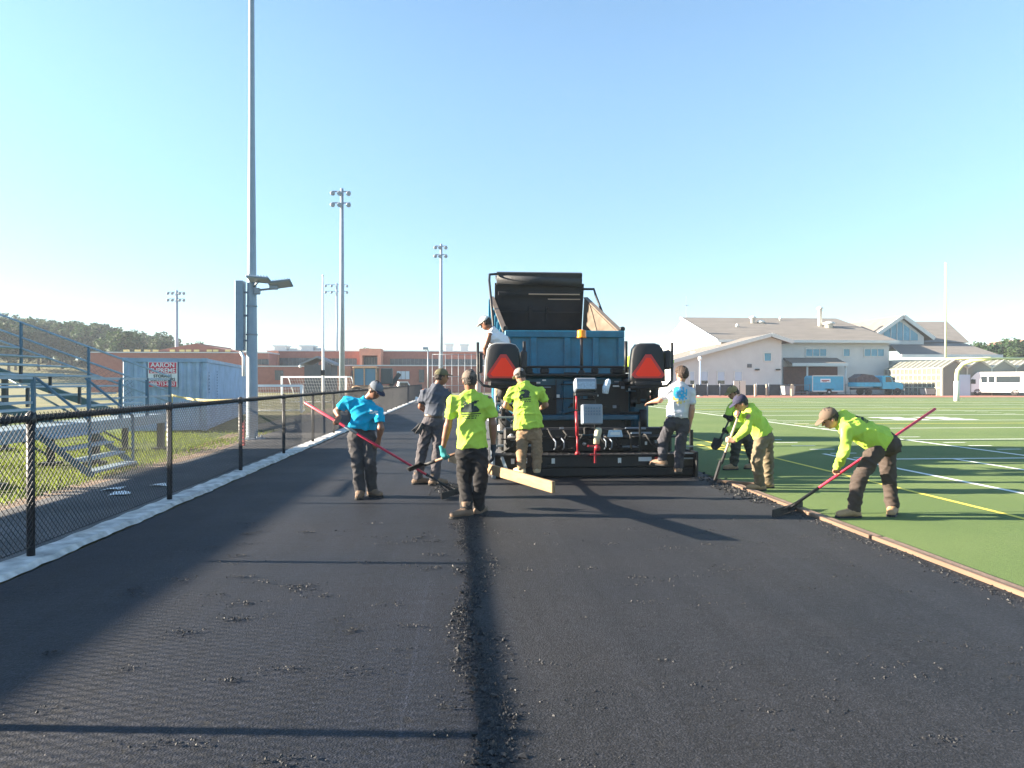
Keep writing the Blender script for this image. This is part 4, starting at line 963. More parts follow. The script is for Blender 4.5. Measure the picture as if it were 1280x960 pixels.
# ------------------------------------------------------------------ greenhouse
gh = thing('greenhouse', 'glass greenhouse with several small gables behind the white bus', 'greenhouse', (60, 80, 0), world=True)
GF = mat('greenhouse_frame', (.46, .46, .37), .6); GG = mat('greenhouse_glazing', (.13, .13, .11), .25, var=.15, scale=1.5); GP = mat('greenhouse_panel', (.20, .20, .16), .6, var=.1)
YGH = 77.5; gx0, _ = XZ(1178, 470, YGH); bw = 2.95; ze = 3.15; zr_ = 4.05; D = 11
for i in range(7):
    x = gx0 + i * bw
    mb = MB(); mb.prism([(x, YGH, 0), (x + bw - .04, YGH, 0), (x + bw - .04, YGH, ze), (x + bw / 2, YGH, zr_), (x, YGH, ze)], (0, .12, 0)); mb.build('gable_panel', GP, gh)
    for (xa, za, xb, zb) in ((x, ze, x + bw / 2, zr_), (x + bw / 2, zr_, x + bw, ze)):
        mb = MB(); mb.quad((xa, YGH - .1, za + .04), (xb, YGH - .1, zb + .04), (xb, YGH + D, zb + .04), (xa, YGH + D, za + .04)); mb.cur = 1
        for k in range(12): y = YGH - .1 + k * D / 11; mb.bar((xa, y, za + .08), (xb, y, zb + .08), .13, .06)
        mb.build('roof_glazing', [GG, GF], gh)
    mb = MB(); mb.bar((x, YGH - .05, ze), (x + bw / 2, YGH - .05, zr_), .1, .16); mb.bar((x + bw / 2, YGH - .05, zr_), (x + bw, YGH - .05, ze), .1, .16); mb.box((x, YGH - .03, ze / 2), (.14, .1, ze)); mb.build('gable_frame', GF, gh)
mb = MB(); mb.box((gx0 - .05, YGH + D / 2, ze / 2), (.06, D, ze)); mb.build('side_glazing', GG, gh)
mb = MB()
for k in range(14): mb.box((gx0 - .1, YGH + k * D / 13, ze / 2), (.08, .1, ze))
for z in (.9, 1.7, 2.4, ze): mb.box((gx0 - .104, YGH + D / 2, z), (.08, D, .1))
mb.build('side_frame', GF, gh)
mb = MB(); mb.box((gx0 + .85 * bw, YGH - .08, 1.2), (1.5, .1, 2.4)); mb.build('door', mat('greenhouse_door', (.42, .52, .62), .5), gh)
# ------------------------------------------------------------------ screened fence, dumpsters, doors in front of the building
SCR = mat('screen_fabric', (.035, .045, .055), .9, var=.3, scale=1.5)
sf = thing('screened_fence', 'dark screened fence in front of the pale building', 'fence', (30, 76, 0), world=True)
xa, _ = XZ(838, 480, 76); xb, _ = XZ(976, 480, 76)
for i in range(9):
    x = xa + (xb - xa) * i / 9; w = (xb - xa) / 9
    mb = MB(); mb.box((x + w / 2, 76, .68), (w - .12, .04, 1.1 + .06 * (i % 3)), bv=.01); mb.build('screen_panel', SCR, sf)
    mb = MB(); mb.tube((x, 75.95, 0), (x, 75.95, 1.42), .05, n=8); mb.build('fence_post', GALV, sf)
for (a, b, l) in ((917, 924, 'left of two cream panels leaning at the dark screened fence'), (925, 932, 'right of two cream panels leaning at the dark screened fence')):
    x0, _ = XZ(a, 480, 75.6); x1, _ = XZ(b, 480, 75.6)
    mb = MB(); mb.box(((x0 + x1) / 2, 75.6, .85), (x1 - x0, .08, 1.65), bv=.01); mb.box(((x0 + x1) / 2, 75.55, .85), ((x1 - x0) * .8, .04, .06)); tag(mb.build('leaning_panel', mat('cream_panel', (.62, .58, .48), .7)), l, 'panel')
for (px, w, l) in ((944, .22, 'tan post left of the pale posts by the screened fence'), (958, .16, 'pale thin post in the middle of the screened fence'), (867, .12, 'thin pale stake behind the grey-shirted man'), (990, .3, 'pale squat post left of the teal trailer')):
    x, _ = XZ(px, 480, 75.3); mb = MB(); mb.box((x, 75.3, .62), (w, w, 1.25), bv=.03); mb.prism([(x - w / 2, 75.3 - w / 2, 1.25), (x + w / 2, 75.3 - w / 2, 1.25), (x, 75.3 - w / 2, 1.32)], (0, w, 0)); tag(mb.build('post', mat('tan_post', (.50, .42, .30), .8)), l, 'post')
ff = thing('far_chain_fence', 'pale see-through chain fence along the far road, before the trucks', 'fence', (60, 81.5, 0), world=True)
mb = MB(); x0, _ = XZ(960, 480, 81.5); x1, _ = XZ(1215, 480, 81.5)
for z in (.35, 1.2): mb.tube((x0, 81.5, z), (x1, 81.5, z), .03, n=6)
mb.build('fence_rail', GALV, ff)
for i in range(11):
    mb = MB(); x = x0 + (x1 - x0) * i / 10; mb.tube((x, 81.5, 0), (x, 81.5, 1.3), .035, n=6); mb.build('fence_post', GALV, ff)
for i, (px, w, h, l) in enumerate(((1187, 2.4, 1.2, 'dark low dumpster under the greenhouse gable'), (1163, 1.6, .8, 'grey low bin left of the dark dumpster by the greenhouse'), (985, 1.1, 1.1, 'small grey bin left of the teal trailer'))):
    x, _ = XZ(px, 480, 79); t = thing('waste_bin', l, 'bin', (x, 79, 0))
    mb = MB(); mb.prism([(-w / 2, -.5, .12), (w / 2, -.5, .12), (w / 2 + .1, -.5, h), (-w / 2 - .1, -.5, h)], (0, 1.1, 0)); mb.build('bin_body', mat('bin_dark%d' % i, ((.06, .07, .09), (.22, .23, .24), (.25, .27, .28))[i], .6), t)
    mb = MB(); mb.box((0, .05, h + .04), (w + .25, 1.2, .07), bv=.02); mb.build('lid', BLACKP, t)
    for s in (-1, 1): mb = MB(); mb.lathe((s * w * .4, -.3, .07), [(.07, -.03), (.07, .03)], 10, 'X'); mb.build('caster', RUBBER, t)
P = at(875, 480, 78)
t = thing('light_post', 'white-blue lamp post in front of the pale wing, right of the grey-shirted man', 'lamp post', (P.x, P.y, 0))
mb = MB(); mb.tube((0, 0, 0), (0, 0, 3.9), .10, .08, 10); mb.build('shaft', mat('pale_blue_paint', (.45, .58, .75), .5), t)
mb = MB(); mb.lathe((0, 0, 3.9), [(.08, 0), (.2, .05), (.22, .35), (.1, .45)], 12); mb.build('lamp_head', WHITE, t)
mb = MB(); mb.lathe((0, 0, 0), [(.3, 0), (.3, .2), (.14, .35)], 12); mb.build('base', WHITE, t)
P = at(858, 480, 125)
t = thing('antenna_mast', 'thin faint antenna mast rising behind the pale building', 'antenna', (P.x, P.y, 0))
mb = MB(); mb.tube((0, 0, 0), (0, 0, 16.6), .09, .05, 6); mb.build('shaft', GALV, t)
mb = MB(); mb.tube((-.5, 0, 15), (.5, 0, 15), .04); mb.build('crossarm', GALV, t)
# goalpost
P = at(1240, 480, 57)
YEL = mat('goalpost_yellow', (.74, .70, .38), .45)
gp = thing('goalpost', 'pale yellow-white gooseneck football goalpost at the far end of the field', 'goalpost', (P.x, P.y, 0))
hw = 3.9; zc = 1.6 + 29 / F * 57
mb = MB(); mb.path([(-1.95, 1.4, 0), (-1.95, 1.4, 2.0), (-1.9, 1.36, 2.5), (-1.6, 1.2, 3.0), (-1.1, .8, 3.3), (-.5, .4, zc - .06), (0, 0, zc)], .16, 12); mb.build('gooseneck', YEL, gp)
mb = MB(); mb.tube((-hw, 0, zc), (hw, 0, zc), .085, n=12); mb.build('crossbar', YEL, gp)
for s in (-1, 1):
    mb = MB(); mb.tube((s * hw, 0, zc), (s * hw, 0, zc + 7.6), .075, n=10); mb.build('upright', YEL, gp)
mb = MB(); mb.lathe((-1.95, 1.4, 0), [(.21, 0), (.21, 1.6), (.17, 1.65)], 14); mb.build('post_pad', mat('pad_white', (.7, .7, .66), .7), gp)
# ------------------------------------------------------------------ far vehicles
def vpart(root):
    return lambda name, mb, m: mb.build(name, m, root)
P = at(1098, 480, 84)
t = thing('dump_truck', 'small teal dump truck with a dark covered load parked on the far road', 'dump truck', (P.x, P.y, 0)); f = vpart(t)
mb = MB(); mb.box((-1.0, 0, .75), (4.6, .8, .22)); f('frame_rail', mb, BLACKP)
mb = MB(); mb.box((-1.7, 0, 1.25), (3.0, 2.1, .5), bv=.05); 
for i in range(5): mb.box((-2.9 + i * .62, -1.07, 1.25), (.09, .06, .5))
f('bed', mb, TRUCKL)
mb = MB(); mb.prism([(-3.1, -.95, 1.5), (-.35, -.95, 1.5), (-.5, -.95, 1.9), (-1.2, -.95, 2.35), (-2.4, -.95, 2.5), (-3.2, -.95, 2.0)], (0, 1.9, 0)); f('load', mb, mat('load_dark', (.06, .06, .07), .9, var=.7, scale=3))
mb = MB(); mb.prism([(-.1, -1, .75), (1.15, -1, .75), (1.15, -1, 1.55), (.9, -1, 2.25), (0, -1, 2.3), (-.1, -1, 2.2)], (0, 2, 0)); f('cab', mb, TRUCKL)
mb = MB(); mb.prism([(.28, -1.02, 1.55), (1.05, -1.02, 1.55), (.85, -1.02, 2.12), (.28, -1.02, 2.14)], (0, 2.04, 0)); f('side_window', mb, GLASSD)
mb = MB(); mb.prism([(1.15, -.9, .7), (2.45, -.9, .7), (2.5, -.9, 1.2), (2.3, -.9, 1.45), (1.15, -.9, 1.58)], (0, 1.8, 0)); f('hood', mb, TRUCKL)
mb = MB(); mb.box((2.58, 0, .68), (.14, 1.95, .26), bv=.04); f('bumper', mb, CHROME)
for s in (-1, 1): mb = MB(); mb.lathe((2.46, s * .65, 1.08), [(.12, 0), (.12, .06)], 12, 'X'); f('headlight', mb, WHITE)
def wheelx(f, x, y, r, w, sgn):
    mb = MB(); mb.lathe((x, y - w / 2, r), [(r * .6, 0), (r * .92, 0), (r, .05), (r, w - .05), (r * .92, w), (r * .6, w)], 20, 'Y'); tt = f('wheel', mb, RUBBER)
    mb = MB(); ys_ = y + sgn * w * .3; mb.lathe((x, ys_, r), [(r * .6, -.02 * sgn), (r * .5, .04 * sgn), (r * .2, .06 * sgn)], 14, 'Y'); o = f('rim', mb, CHROME); o.parent = tt
for x in (-1.75, 1.75):
    for s in (-1, 1): wheelx(f, x, s * .85, .43, .3, s)
P = at(1030, 480, 85)
t = thing('cargo_trailer', 'teal enclosed cargo trailer with a white logo patch on the far road', 'trailer', (P.x, P.y, 0)); f = vpart(t)
mb = MB(); mb.prism([(-1.95, -1, .45), (1.9, -1, .45), (1.9, -1, 2.3), (-1.75, -1, 2.3), (-1.95, -1, 2.05)], (0, 2, 0)); f('box_body', mb, TRUCKL)
mb = MB()
for x in (-1.93, 1.9): mb.box((x, -1.01, 1.37), (.09, .06, 1.84))
mb.box((0, -1.012, 2.28), (3.8, .06, .1)); mb.box((0, -1.012, .47), (3.8, .06, .12)); f('edge_trim', mb, ALU)
mb = MB(); mb.box((-.35, -1.01, 1.72), (1.25, .02, .42), bv=.01); lg = f('logo_panel', mb, WHITE)
mb = MB(); mb.box((-.35, -1.025, 1.72), (.95, .012, .12)); mb.box((-.45, -1.025, 1.60), (.5, .012, .06)); o = f('logo_mark', mb, RED); o.parent = lg
wheelx(f, .1, -.92, .36, .25, -1); wheelx(f, .1, .92, .36, .25, 1)
mb = MB(); mb.box((.1, -1.06, .72), (1.0, .2, .08), bv=.03); f('mudguard', mb, BLACKP)
mb = MB(); mb.bar((-1.9, 0, .5), (-3.1, 0, .5), .12, .1); mb.tube((-2.8, 0, .05), (-2.8, 0, .6), .05); f('drawbar', mb, BLACKP)
P = at(1247, 480, 81)
t = thing('shuttle_bus', 'white shuttle bus parked at the right edge of the picture', 'bus', (P.x, P.y, 0), R(-38)); f = vpart(t)
mb = MB(); mb.prism([(-2.9, -1.12, .4), (3.0, -1.12, .4), (3.0, -1.12, 2.5), (2.85, -1.12, 2.68), (-1.9, -1.12, 2.68), (-2.2, -1.12, 2.4), (-2.9, -1.12, 1.5)], (0, 2.24, 0)); f('body', mb, WHITE)
for x0, x1 in ((-1.55, -1.0), (-.85, -.3), (-.15, 2.05)):
    mb = MB(); mb.box(((x0 + x1) / 2, -1.125, 1.85), (x1 - x0, .03, .72), bv=.01); f('side_window', mb, GLASSD)
mb = MB(); mb.box((-2.3, -1.125, 1.6), (.45, .03, .5)); f('side_window', mb, GLASSD)
for y in (-.55, .55): mb = MB(); mb.box((3.01, y, 1.85), (.03, .75, .65), bv=.01); f('rear_window', mb, GLASSD)
mb = MB(); mb.box((3.012, 0, 1.02), (.03, .7, .3)); f('rear_plate', mb, BLACKP)
mb = MB(); mb.box((3.05, 0, .5), (.14, 2.2, .22), bv=.04); f('bumper', mb, BLACKP)
for s in (-1, 1): mb = MB(); mb.box((3.012, s * .95, 1.1), (.04, .16, .45), bv=.01); f('tail_light', mb, RED)
for x in (-1.9, 1.6):
    for s in (-1, 1): wheelx(f, x, s * .98, .4, .28, s)
mb = MB(); mb.box((-2.35, -1.3, 1.7), (.12, .2, .4), bv=.03); f('wing_mirror', mb, BLACKP)
# ================================================================== FAR LEFT: brick school
BRK = mat('school_brick', (.30, .115, .085), .85, var=.15, scale=2, bump=.1, bscale=30)
BRO = mat('orange_brick', (.46, .20, .13), .85, var=.12, scale=2)
DKW = mat('dark_window_band', (.05, .065, .08), .25, var=.4, scale=1.2)
CAP = mat('roof_edge_metal', (.55, .56, .56), .5)
bs = thing('brick_school', 'long low red brick school with flat roofs, dark window bands and rooftop units', 'building', (-10, 112, 0), world=True)
def bp(name, mb, m): return mb.build(name, m, bs)
def block(pa, pb_, pt_, y, depth, m, cap=True, name='wall', z0=0.0):
    xa, zt = XZ(pa, pt_, y); xb, _ = XZ(pb_, pt_, y)
    mb = MB(); mb.box(((xa + xb) / 2, y + depth / 2, (zt + z0) / 2), (xb - xa, depth, zt - z0)); bp(name, mb, m)
    if cap: mb = MB(); mb.box(((xa + xb) / 2, y + depth / 2, zt + .09), (xb - xa + .3, depth + .3, .16)); bp('roof', mb, CAP)
block(112, 336, 441, 112, 20, BRK); block(334, 640, 439, 118, 25, BRK)
block(318, 404, 458.5, 106, 11.9, BRK); block(414, 640, 457.5, 106, 11.9, BRK)
block(338.5, 347.5, 438.5, 117.2, .7, BRO, False, 'pilaster')
xa, zt = XZ(205, 441, 118); xb, _ = XZ(310, 441, 118); xm, zm = XZ(252, 431.5, 124)
mb = MB(); mb.prism([(xa, 113, zt), (xb, 113, zt), (xb - 6, 113, zt + 1.1), (xa + 7, 113, zt + 1.3)], (0, 16, 0)); bp('roof', mb, BRK)
def band(pa, pb_, pt_, pbm, y, n, m=DKW):
    xa, zt = XZ(pa, pt_, y); xb, zb = XZ(pb_, pbm, y)
    mb = MB(); mb.box(((xa + xb) / 2, y - .03, (zt + zb) / 2), (xb - xa, .1, zt - zb)); w = bp('window', mb, m)
    mb = MB()
    for i in range(n + 1): mb.box((xa + (xb - xa) * i / n, y - .1, (zt + zb) / 2), (.06, .06, zt - zb))
    o = bp('window_frame', mb, MATS['louver']); o.parent = w
band(350, 398, 447.5, 457.5, 118, 9); band(404, 446, 448, 457, 118, 8); band(318, 336, 449, 456, 112, 4); band(488, 548, 448.5, 456.5, 118, 12); band(556, 612, 449, 457, 118, 10)
band(344, 354, 463, 475, 106, 2); band(496, 512, 464, 474, 106, 3, FROST); band(524, 530, 462, 478, 106, 1); band(440, 470, 463, 474, 106, 5)
for (a, b, c, d_) in ((450.5, 453.5, 438, 457.5), (472.5, 476.5, 438, 457.5)):
    xa, zt = XZ(a, c, 115); xb, zb = XZ(b, d_, 115); mb = MB(); mb.box(((xa + xb) / 2, 116, (zt + 0) / 2), (xb - xa, 3.6, zt)); bp('portal_pier', mb, BRO)
xa, zt = XZ(450.5, 437.5, 115); xb, zb = XZ(476.5, 446, 115); mb = MB(); mb.box(((xa + xb) / 2, 116, (zt + zb) / 2 + .2), (xb - xa + .1, 3.7, zt - zb)); bp('portal_lintel', mb, BRO)
band(454, 472, 446.5, 457, 116.4, 5)
block(413, 436.5, 458, 104.5, 1.4, BRO, False, 'portal_wall')
for (a, b, t_, y) in ((341, 359, 431.5, 122), (374, 393, 431.5, 122), (361, 372, 435.5, 123), (394, 402, 435, 123), (555, 567, 429.5, 124), (575, 586, 430, 124)):
    xa, zt = XZ(a, t_, y); xb, zb = XZ(b, 439.5, y)
    mb = MB(); mb.box(((xa + xb) / 2, y + 1.5, (zt + zb) / 2 - .1), ((xb - xa) * .8, 3, zt - zb), bv=.05); mb.box(((xa + xb) / 2, y + 1.5, zt - .12), (xb - xa, 3.4, .24)); bp('rooftop_unit', mb, CAP)
for px in (158, 172, 184, 195, 216, 228, 236, 246, 262, 270, 285):
    xx, zz = XZ(px, 438.5, 113); mb = MB(); mb.box((xx, 113, zz + .02), (.75, .4, .32)); bp('roof_lamp', mb, mat('roof_yellow', (.68, .52, .2), .5))
# dark pavilion in front
pvn = thing('pavilion', 'dark grey pavilion with low gabled roof before the brick school', 'pavilion', (-17, 96, 0), world=True)
xa, ze_ = XZ(378, 456, 96); xb, _ = XZ(416, 456, 96); xm, zp_ = XZ(397, 447.5, 96)
mb = MB(); mb.box(((xa + xb) / 2, 98.5, ze_ / 2), (xb - xa - .5, 5, ze_)); mb.build('wall', mat('dark_grey_siding', (.06, .07, .085), .8, var=.2, scale=2), pvn)
mb = MB(); mb.prism([(xa - .3, 95.5, ze_ - .1), (xm, 95.5, zp_), (xb + .3, 95.5, ze_ - .1), (xb + .3, 95.5, ze_ + .15), (xm, 95.5, zp_ + .25), (xa - .3, 95.5, ze_ + .15)], (0, 6, 0)); mb.build('roof', mat('slate_grey', (.16, .18, .21), .7), pvn)
mb = MB(); mb.lathe((xa - .2, 95.6, ze_ - .4), [(.12, 0), (.2, .2), (.1, .4)], 10); mb.build('lamp', WHITE, pvn)
# backhoe loader behind the fence
P = at(463, 480, 52)
t = thing('backhoe_loader', 'tan-roofed loader with glazed cab parked behind the bright-blue-shirted worker', 'loader', (P.x, P.y, 0)); f = vpart(t)
TAN = mat('loader_tan', (.48, .30, .18), .6, var=.2)
mb = MB(); mb.box((.1, 0, .95), (2.7, 1.3, .7), bv=.1); f('body', mb, TAN)
mb = MB(); mb.box((-.3, 0, 2.62), (1.75, 1.5, .12), bv=.04); f('cab_roof', mb, TAN)
for x in (-1.1, -.35, .5):
    for y in (-.68, .68): mb = MB(); mb.bar((x, y, 1.25), (x, y, 2.6), .09, .09, V3((1, 0, 0))); f('cab_post', mb, TAN)
mb = MB(); mb.box((-.3, 0, 1.95), (1.5, 1.28, 1.2)); f('cab_glass', mb, mat('cab_glass', (.10, .22, .30), .12))
mb = MB(); mb.box((1.2, 0, 2.0), (.8, 1.0, 1.15), bv=.06); mb.bar((1.4, .3, 1.2), (2.1, .3, 2.2), .2, .3); f('boom', mb, mat('loader_dark', (.05, .065, .07), .6))
for x, r in ((-.9, .62), (1.2, .45)):
    for s in (-1, 1): wheelx(f, x, s * .75, r, .36, s)
mb = MB(); mb.prism([(-2.2, -.9, .1), (-1.5, -.9, .15), (-1.4, -.9, .85), (-1.7, -.9, .5)], (0, 1.8, 0)); f('bucket', mb, TAN)
P = at(504, 480, 74)
t = thing('pickup_truck', 'small white pickup truck far off between the bright-blue shirt and the dark shirt', 'pickup', (P.x, P.y, 0), R(10)); f = vpart(t)
mb = MB(); mb.prism([(-1.3, -.85, .45), (1.3, -.85, .45), (1.3, -.85, 1.0), (.7, -.85, 1.08), (.4, -.85, 1.6), (-.5, -.85, 1.6), (-.6, -.85, 1.05), (-1.3, -.85, 1.02)], (0, 1.7, 0)); f('body', mb, WHITE)
mb = MB(); mb.prism([(-.42, -.87, 1.08), (.55, -.87, 1.08), (.35, -.87, 1.52), (-.42, -.87, 1.52)], (0, 1.74, 0)); f('side_window', mb, GLASSD)
for x in (-.8, .8):
    for s in (-1, 1): wheelx(f, x, s * .75, .33, .22, s)
def heap(px, d, w, h, m, label, name, cat, seed):
    P = at(px, 480, d); rg = np.random.default_rng(seed); mb = MB(); n = 14; vs = []; 
    for j in range(6):
        for k in range(n):
            a = k * 2 * math.pi / n; r = (1 - (j / 5.5) ** 1.3) * (1 + rg.normal(0, .08)); vs.append((w * r * math.cos(a), w * .6 * r * math.sin(a), h * j / 5 * (1 + rg.normal(0, .05))))
    fs = [(j * n + k, j * n + (k + 1) % n, (j + 1) * n + (k + 1) % n, (j + 1) * n + k) for j in range(5) for k in range(n)] + [tuple(5 * n + k for k in range(n))]
    mb._add(vs, fs, True); o = mb.build(name, m); o.location = (P.x, P.y, 0); tag(o, label, cat)
heap(506, 60, 1.6, .55, mat('white_tarp', (.66, .66, .64), .8), 'white tarp-covered heap beyond the end of the fence', 'tarp_heap', 'heap', 1)
P = at(493, 480, 57)
t = thing('traffic_drum', 'orange and white traffic drum beside the white tarp heap', 'traffic drum', (P.x, P.y, 0))
mb = MB(); mb.lathe((0, 0, 0), [(.34, 0), (.34, .08), (.26, .1), (.24, .5), (.22, .52), (.2, .95), (.08, 1.0)], 16); mb.build('drum', mat('drum_orange', (.75, .24, .08), .5), t)
mb = MB(); mb.lathe((0, 0, .55), [(.225, 0), (.215, .16)], 16); mb.lathe((0, 0, .25), [(.257, 0), (.25, .14)], 16); mb.build('drum_band', WHITE, t)
P = at(597, 480, 33)
t = thing('bollard', 'pinkish tan bollard right of the front worker’s cap', 'bollard', (P.x, P.y, 0))
mb = MB(); mb.tube((0, 0, 0), (0, 0, 1.9), .15, n=14); mb.build('shaft', mat('bollard_tan', (.55, .36, .28), .7, var=.1), t)
mb = MB(); mb.lathe((0, 0, 1.9), [(.15, 0), (.12, .07), (.03, .1)], 14); mb.build('cap', MATS['bollard_tan'], t)
# ================================================================== TREES
FOL = leafmat('foliage_dark', (.020, .048, .015), (.04, .09, .02), .2, .5)
FOL2 = leafmat('foliage_olive', (.030, .055, .018), (.05, .09, .025), .2, .5)
BARK = mat('bark', (.09, .07, .05), .9, var=.3, scale=4)
def tree_proto(label, seed, h, w, nl, fm, group):
    rg = np.random.default_rng(seed)
    t = thing('broadleaf_tree', label, 'tree', (0, 0, 0), group=group)
    mb = MB(); mb.path([(0, 0, -.5), (.05, 0, h * .25), (0, .1, h * .5), (.1, 0, h * .8)], [h * .025, h * .02, h * .014, h * .004], 8)
    tips = []
    for i in range(9):
        a = i * 2.4; z0 = h * rg.uniform(.2, .5); L_ = w * rg.uniform(.45, .85); e = (L_ * math.cos(a), L_ * math.sin(a), z0 + h * rg.uniform(.15, .35)); tips.append(e)
        mb.path([(0, 0, z0), (e[0] * .5, e[1] * .5, z0 + (e[2] - z0) * .6), e], [h * .011, h * .008, h * .002], 5)
    mb.build('trunk', BARK, t)
    nc = 46; C = []
    while len(C) < nc:
        p = rg.normal(0, .5, 3); 
        if np.linalg.norm(p) < 1: C.append(p)
    C = np.array(C); R_ = rg.uniform(.16, .34, nc)
    idx = rg.integers(0, nc, nl); d = rg.normal(0, 1, (nl, 3)); d /= np.linalg.norm(d, axis=1)[:, None]
    P = C[idx] + d * (R_[idx] * rg.random(nl) ** .35)[:, None]
    P[:, :2] *= w; P[:, 2] = h * .58 + P[:, 2] * h * .40
    P[:, 2] = np.maximum(P[:, 2], h * .14)
    n = d + rg.normal(0, .5, (nl, 3)); n /= np.linalg.norm(n, axis=1)[:, None]
    a = np.cross(n, rg.normal(0, 1, (nl, 3))); a /= np.linalg.norm(a, axis=1)[:, None]; b = np.cross(n, a)
    s = (rg.uniform(.55, 1.2, nl) * h * .030)[:, None]
    V = np.stack([P - a * s, P - b * s * .6, P + a * s, P + b * s * .6], 1).reshape(-1, 3)
    rawmesh('crown', V, np.arange(4 * nl).reshape(-1, 4), fm, t, False)
    return t
HG = 'trees on the wooded hill'
HL = 'dark green broadleaf tree in the wooded ridge behind the bleacher'
protos = [tree_proto(HL, 11 + i, 12, 4.6, 4200, (FOL, FOL2)[i % 2], HG) for i in range(4)]
mb = MB()
def hillz(px, d): return np.interp(px, [-60, 0, 100, 200, 260, 300], [13, 11, 9, 5, 2, 0]) * np.clip((d - 150) / 90, 0, 1)
nx, ny = 40, 10; vs = []
for j in range(ny):
    d = 150 + 30 * j
    for i in range(nx):
        px = -120 + 440 * i / (nx - 1); P = at(px, 480, d); vs.append((P.x, P.y, hillz(px, d) - .3))
mb._add(vs, [(j * nx + i, j * nx + i + 1, (j + 1) * nx + i + 1, (j + 1) * nx + i) for j in range(ny - 1) for i in range(nx - 1)], True); struct('hill', mb, GROUNDM)
rr = random.Random(5); used = [0] * 4; n = 0
for i in range(70):
    px = -40 + 312 * ((i * .618) % 1) + rr.uniform(-4, 4); d = rr.uniform(165, 250) if i > 22 else rr.uniform(225, 260)
    P = at(px, 480, d); z = hillz(px, d)
    ytop = np.interp(px, [-40, 0, 60, 100, 150, 200, 235, 262, 290], [386, 391, 396, 399, 405, 413, 425, 434, 438]) + rr.uniform(-1.5, 9)
    H = max(6, CAMZ + (477 - ytop) / F * d - z); s = H / 12.2
    k = i % 4; o = protos[k]
    sc = (s * rr.uniform(.9, 1.25), s * rr.uniform(.9, 1.25), s)
    if not used[k]: o.location = (P.x, P.y, z); o.scale = sc; o.rotation_euler.z = rr.uniform(0, 6); used[k] = 1
    else: dup(o, (P.x, P.y, z), rr.uniform(0, 6), scale=sc)
RG = 'trees right of the pale building'; RL = 'olive green tree in the row beyond the pale building at the right edge'
spots = [(1216, 134, 432), (1228, 140, 424), (1238, 128, 426), (1246, 138, 422), (1258, 130, 427), (1266, 136, 425), (1276, 128, 421), (1288, 132, 418), (1300, 130, 420), (1222, 128, 434), (1252, 126, 433), (1270, 124, 431)]
for i, (px, d, yt) in enumerate(spots):
    P = at(px, 480, d); H = CAMZ + (477 - yt) / F * d; s = H / 12.2
    dup(protos[i % 4], (P.x, P.y, 0), i * 1.3, RL, RG, (s * 1.25, s * 1.25, s))
LG = 'treetops behind the brick school'; LL = 'low dark tree showing over the flat roof of the brick school'
for i, (px, d, yt) in enumerate([(405, 165, 435), (440, 170, 436), (468, 160, 434), (525, 170, 436), (545, 165, 436.5), (600, 160, 436)]):
    P = at(px, 480, d); H = CAMZ + (477 - yt) / F * d; s = H / 12.2
    dup(protos[i % 4], (P.x, P.y, 0), i * 1.7, LL, LG, (s * 1.1, s * 1.1, s))
P = at(1253, 480, 150)
t = thing('distant_house', 'brownish house roof peeking over the trees right of the pale building', 'house', (P.x + 1, P.y, 0))
mb = MB(); mb.box((0, 0, 3.5), (9, 8, 7)); mb.build('wall', PALE, t)
mb = MB(); mb.prism([(-5, -4.5, 6.8), (5, -4.5, 6.8), (0, -4.5, 10.2)], (0, 9, 0)); mb.build('roof', mat('brown_roof', (.26, .15, .11), .9), t)
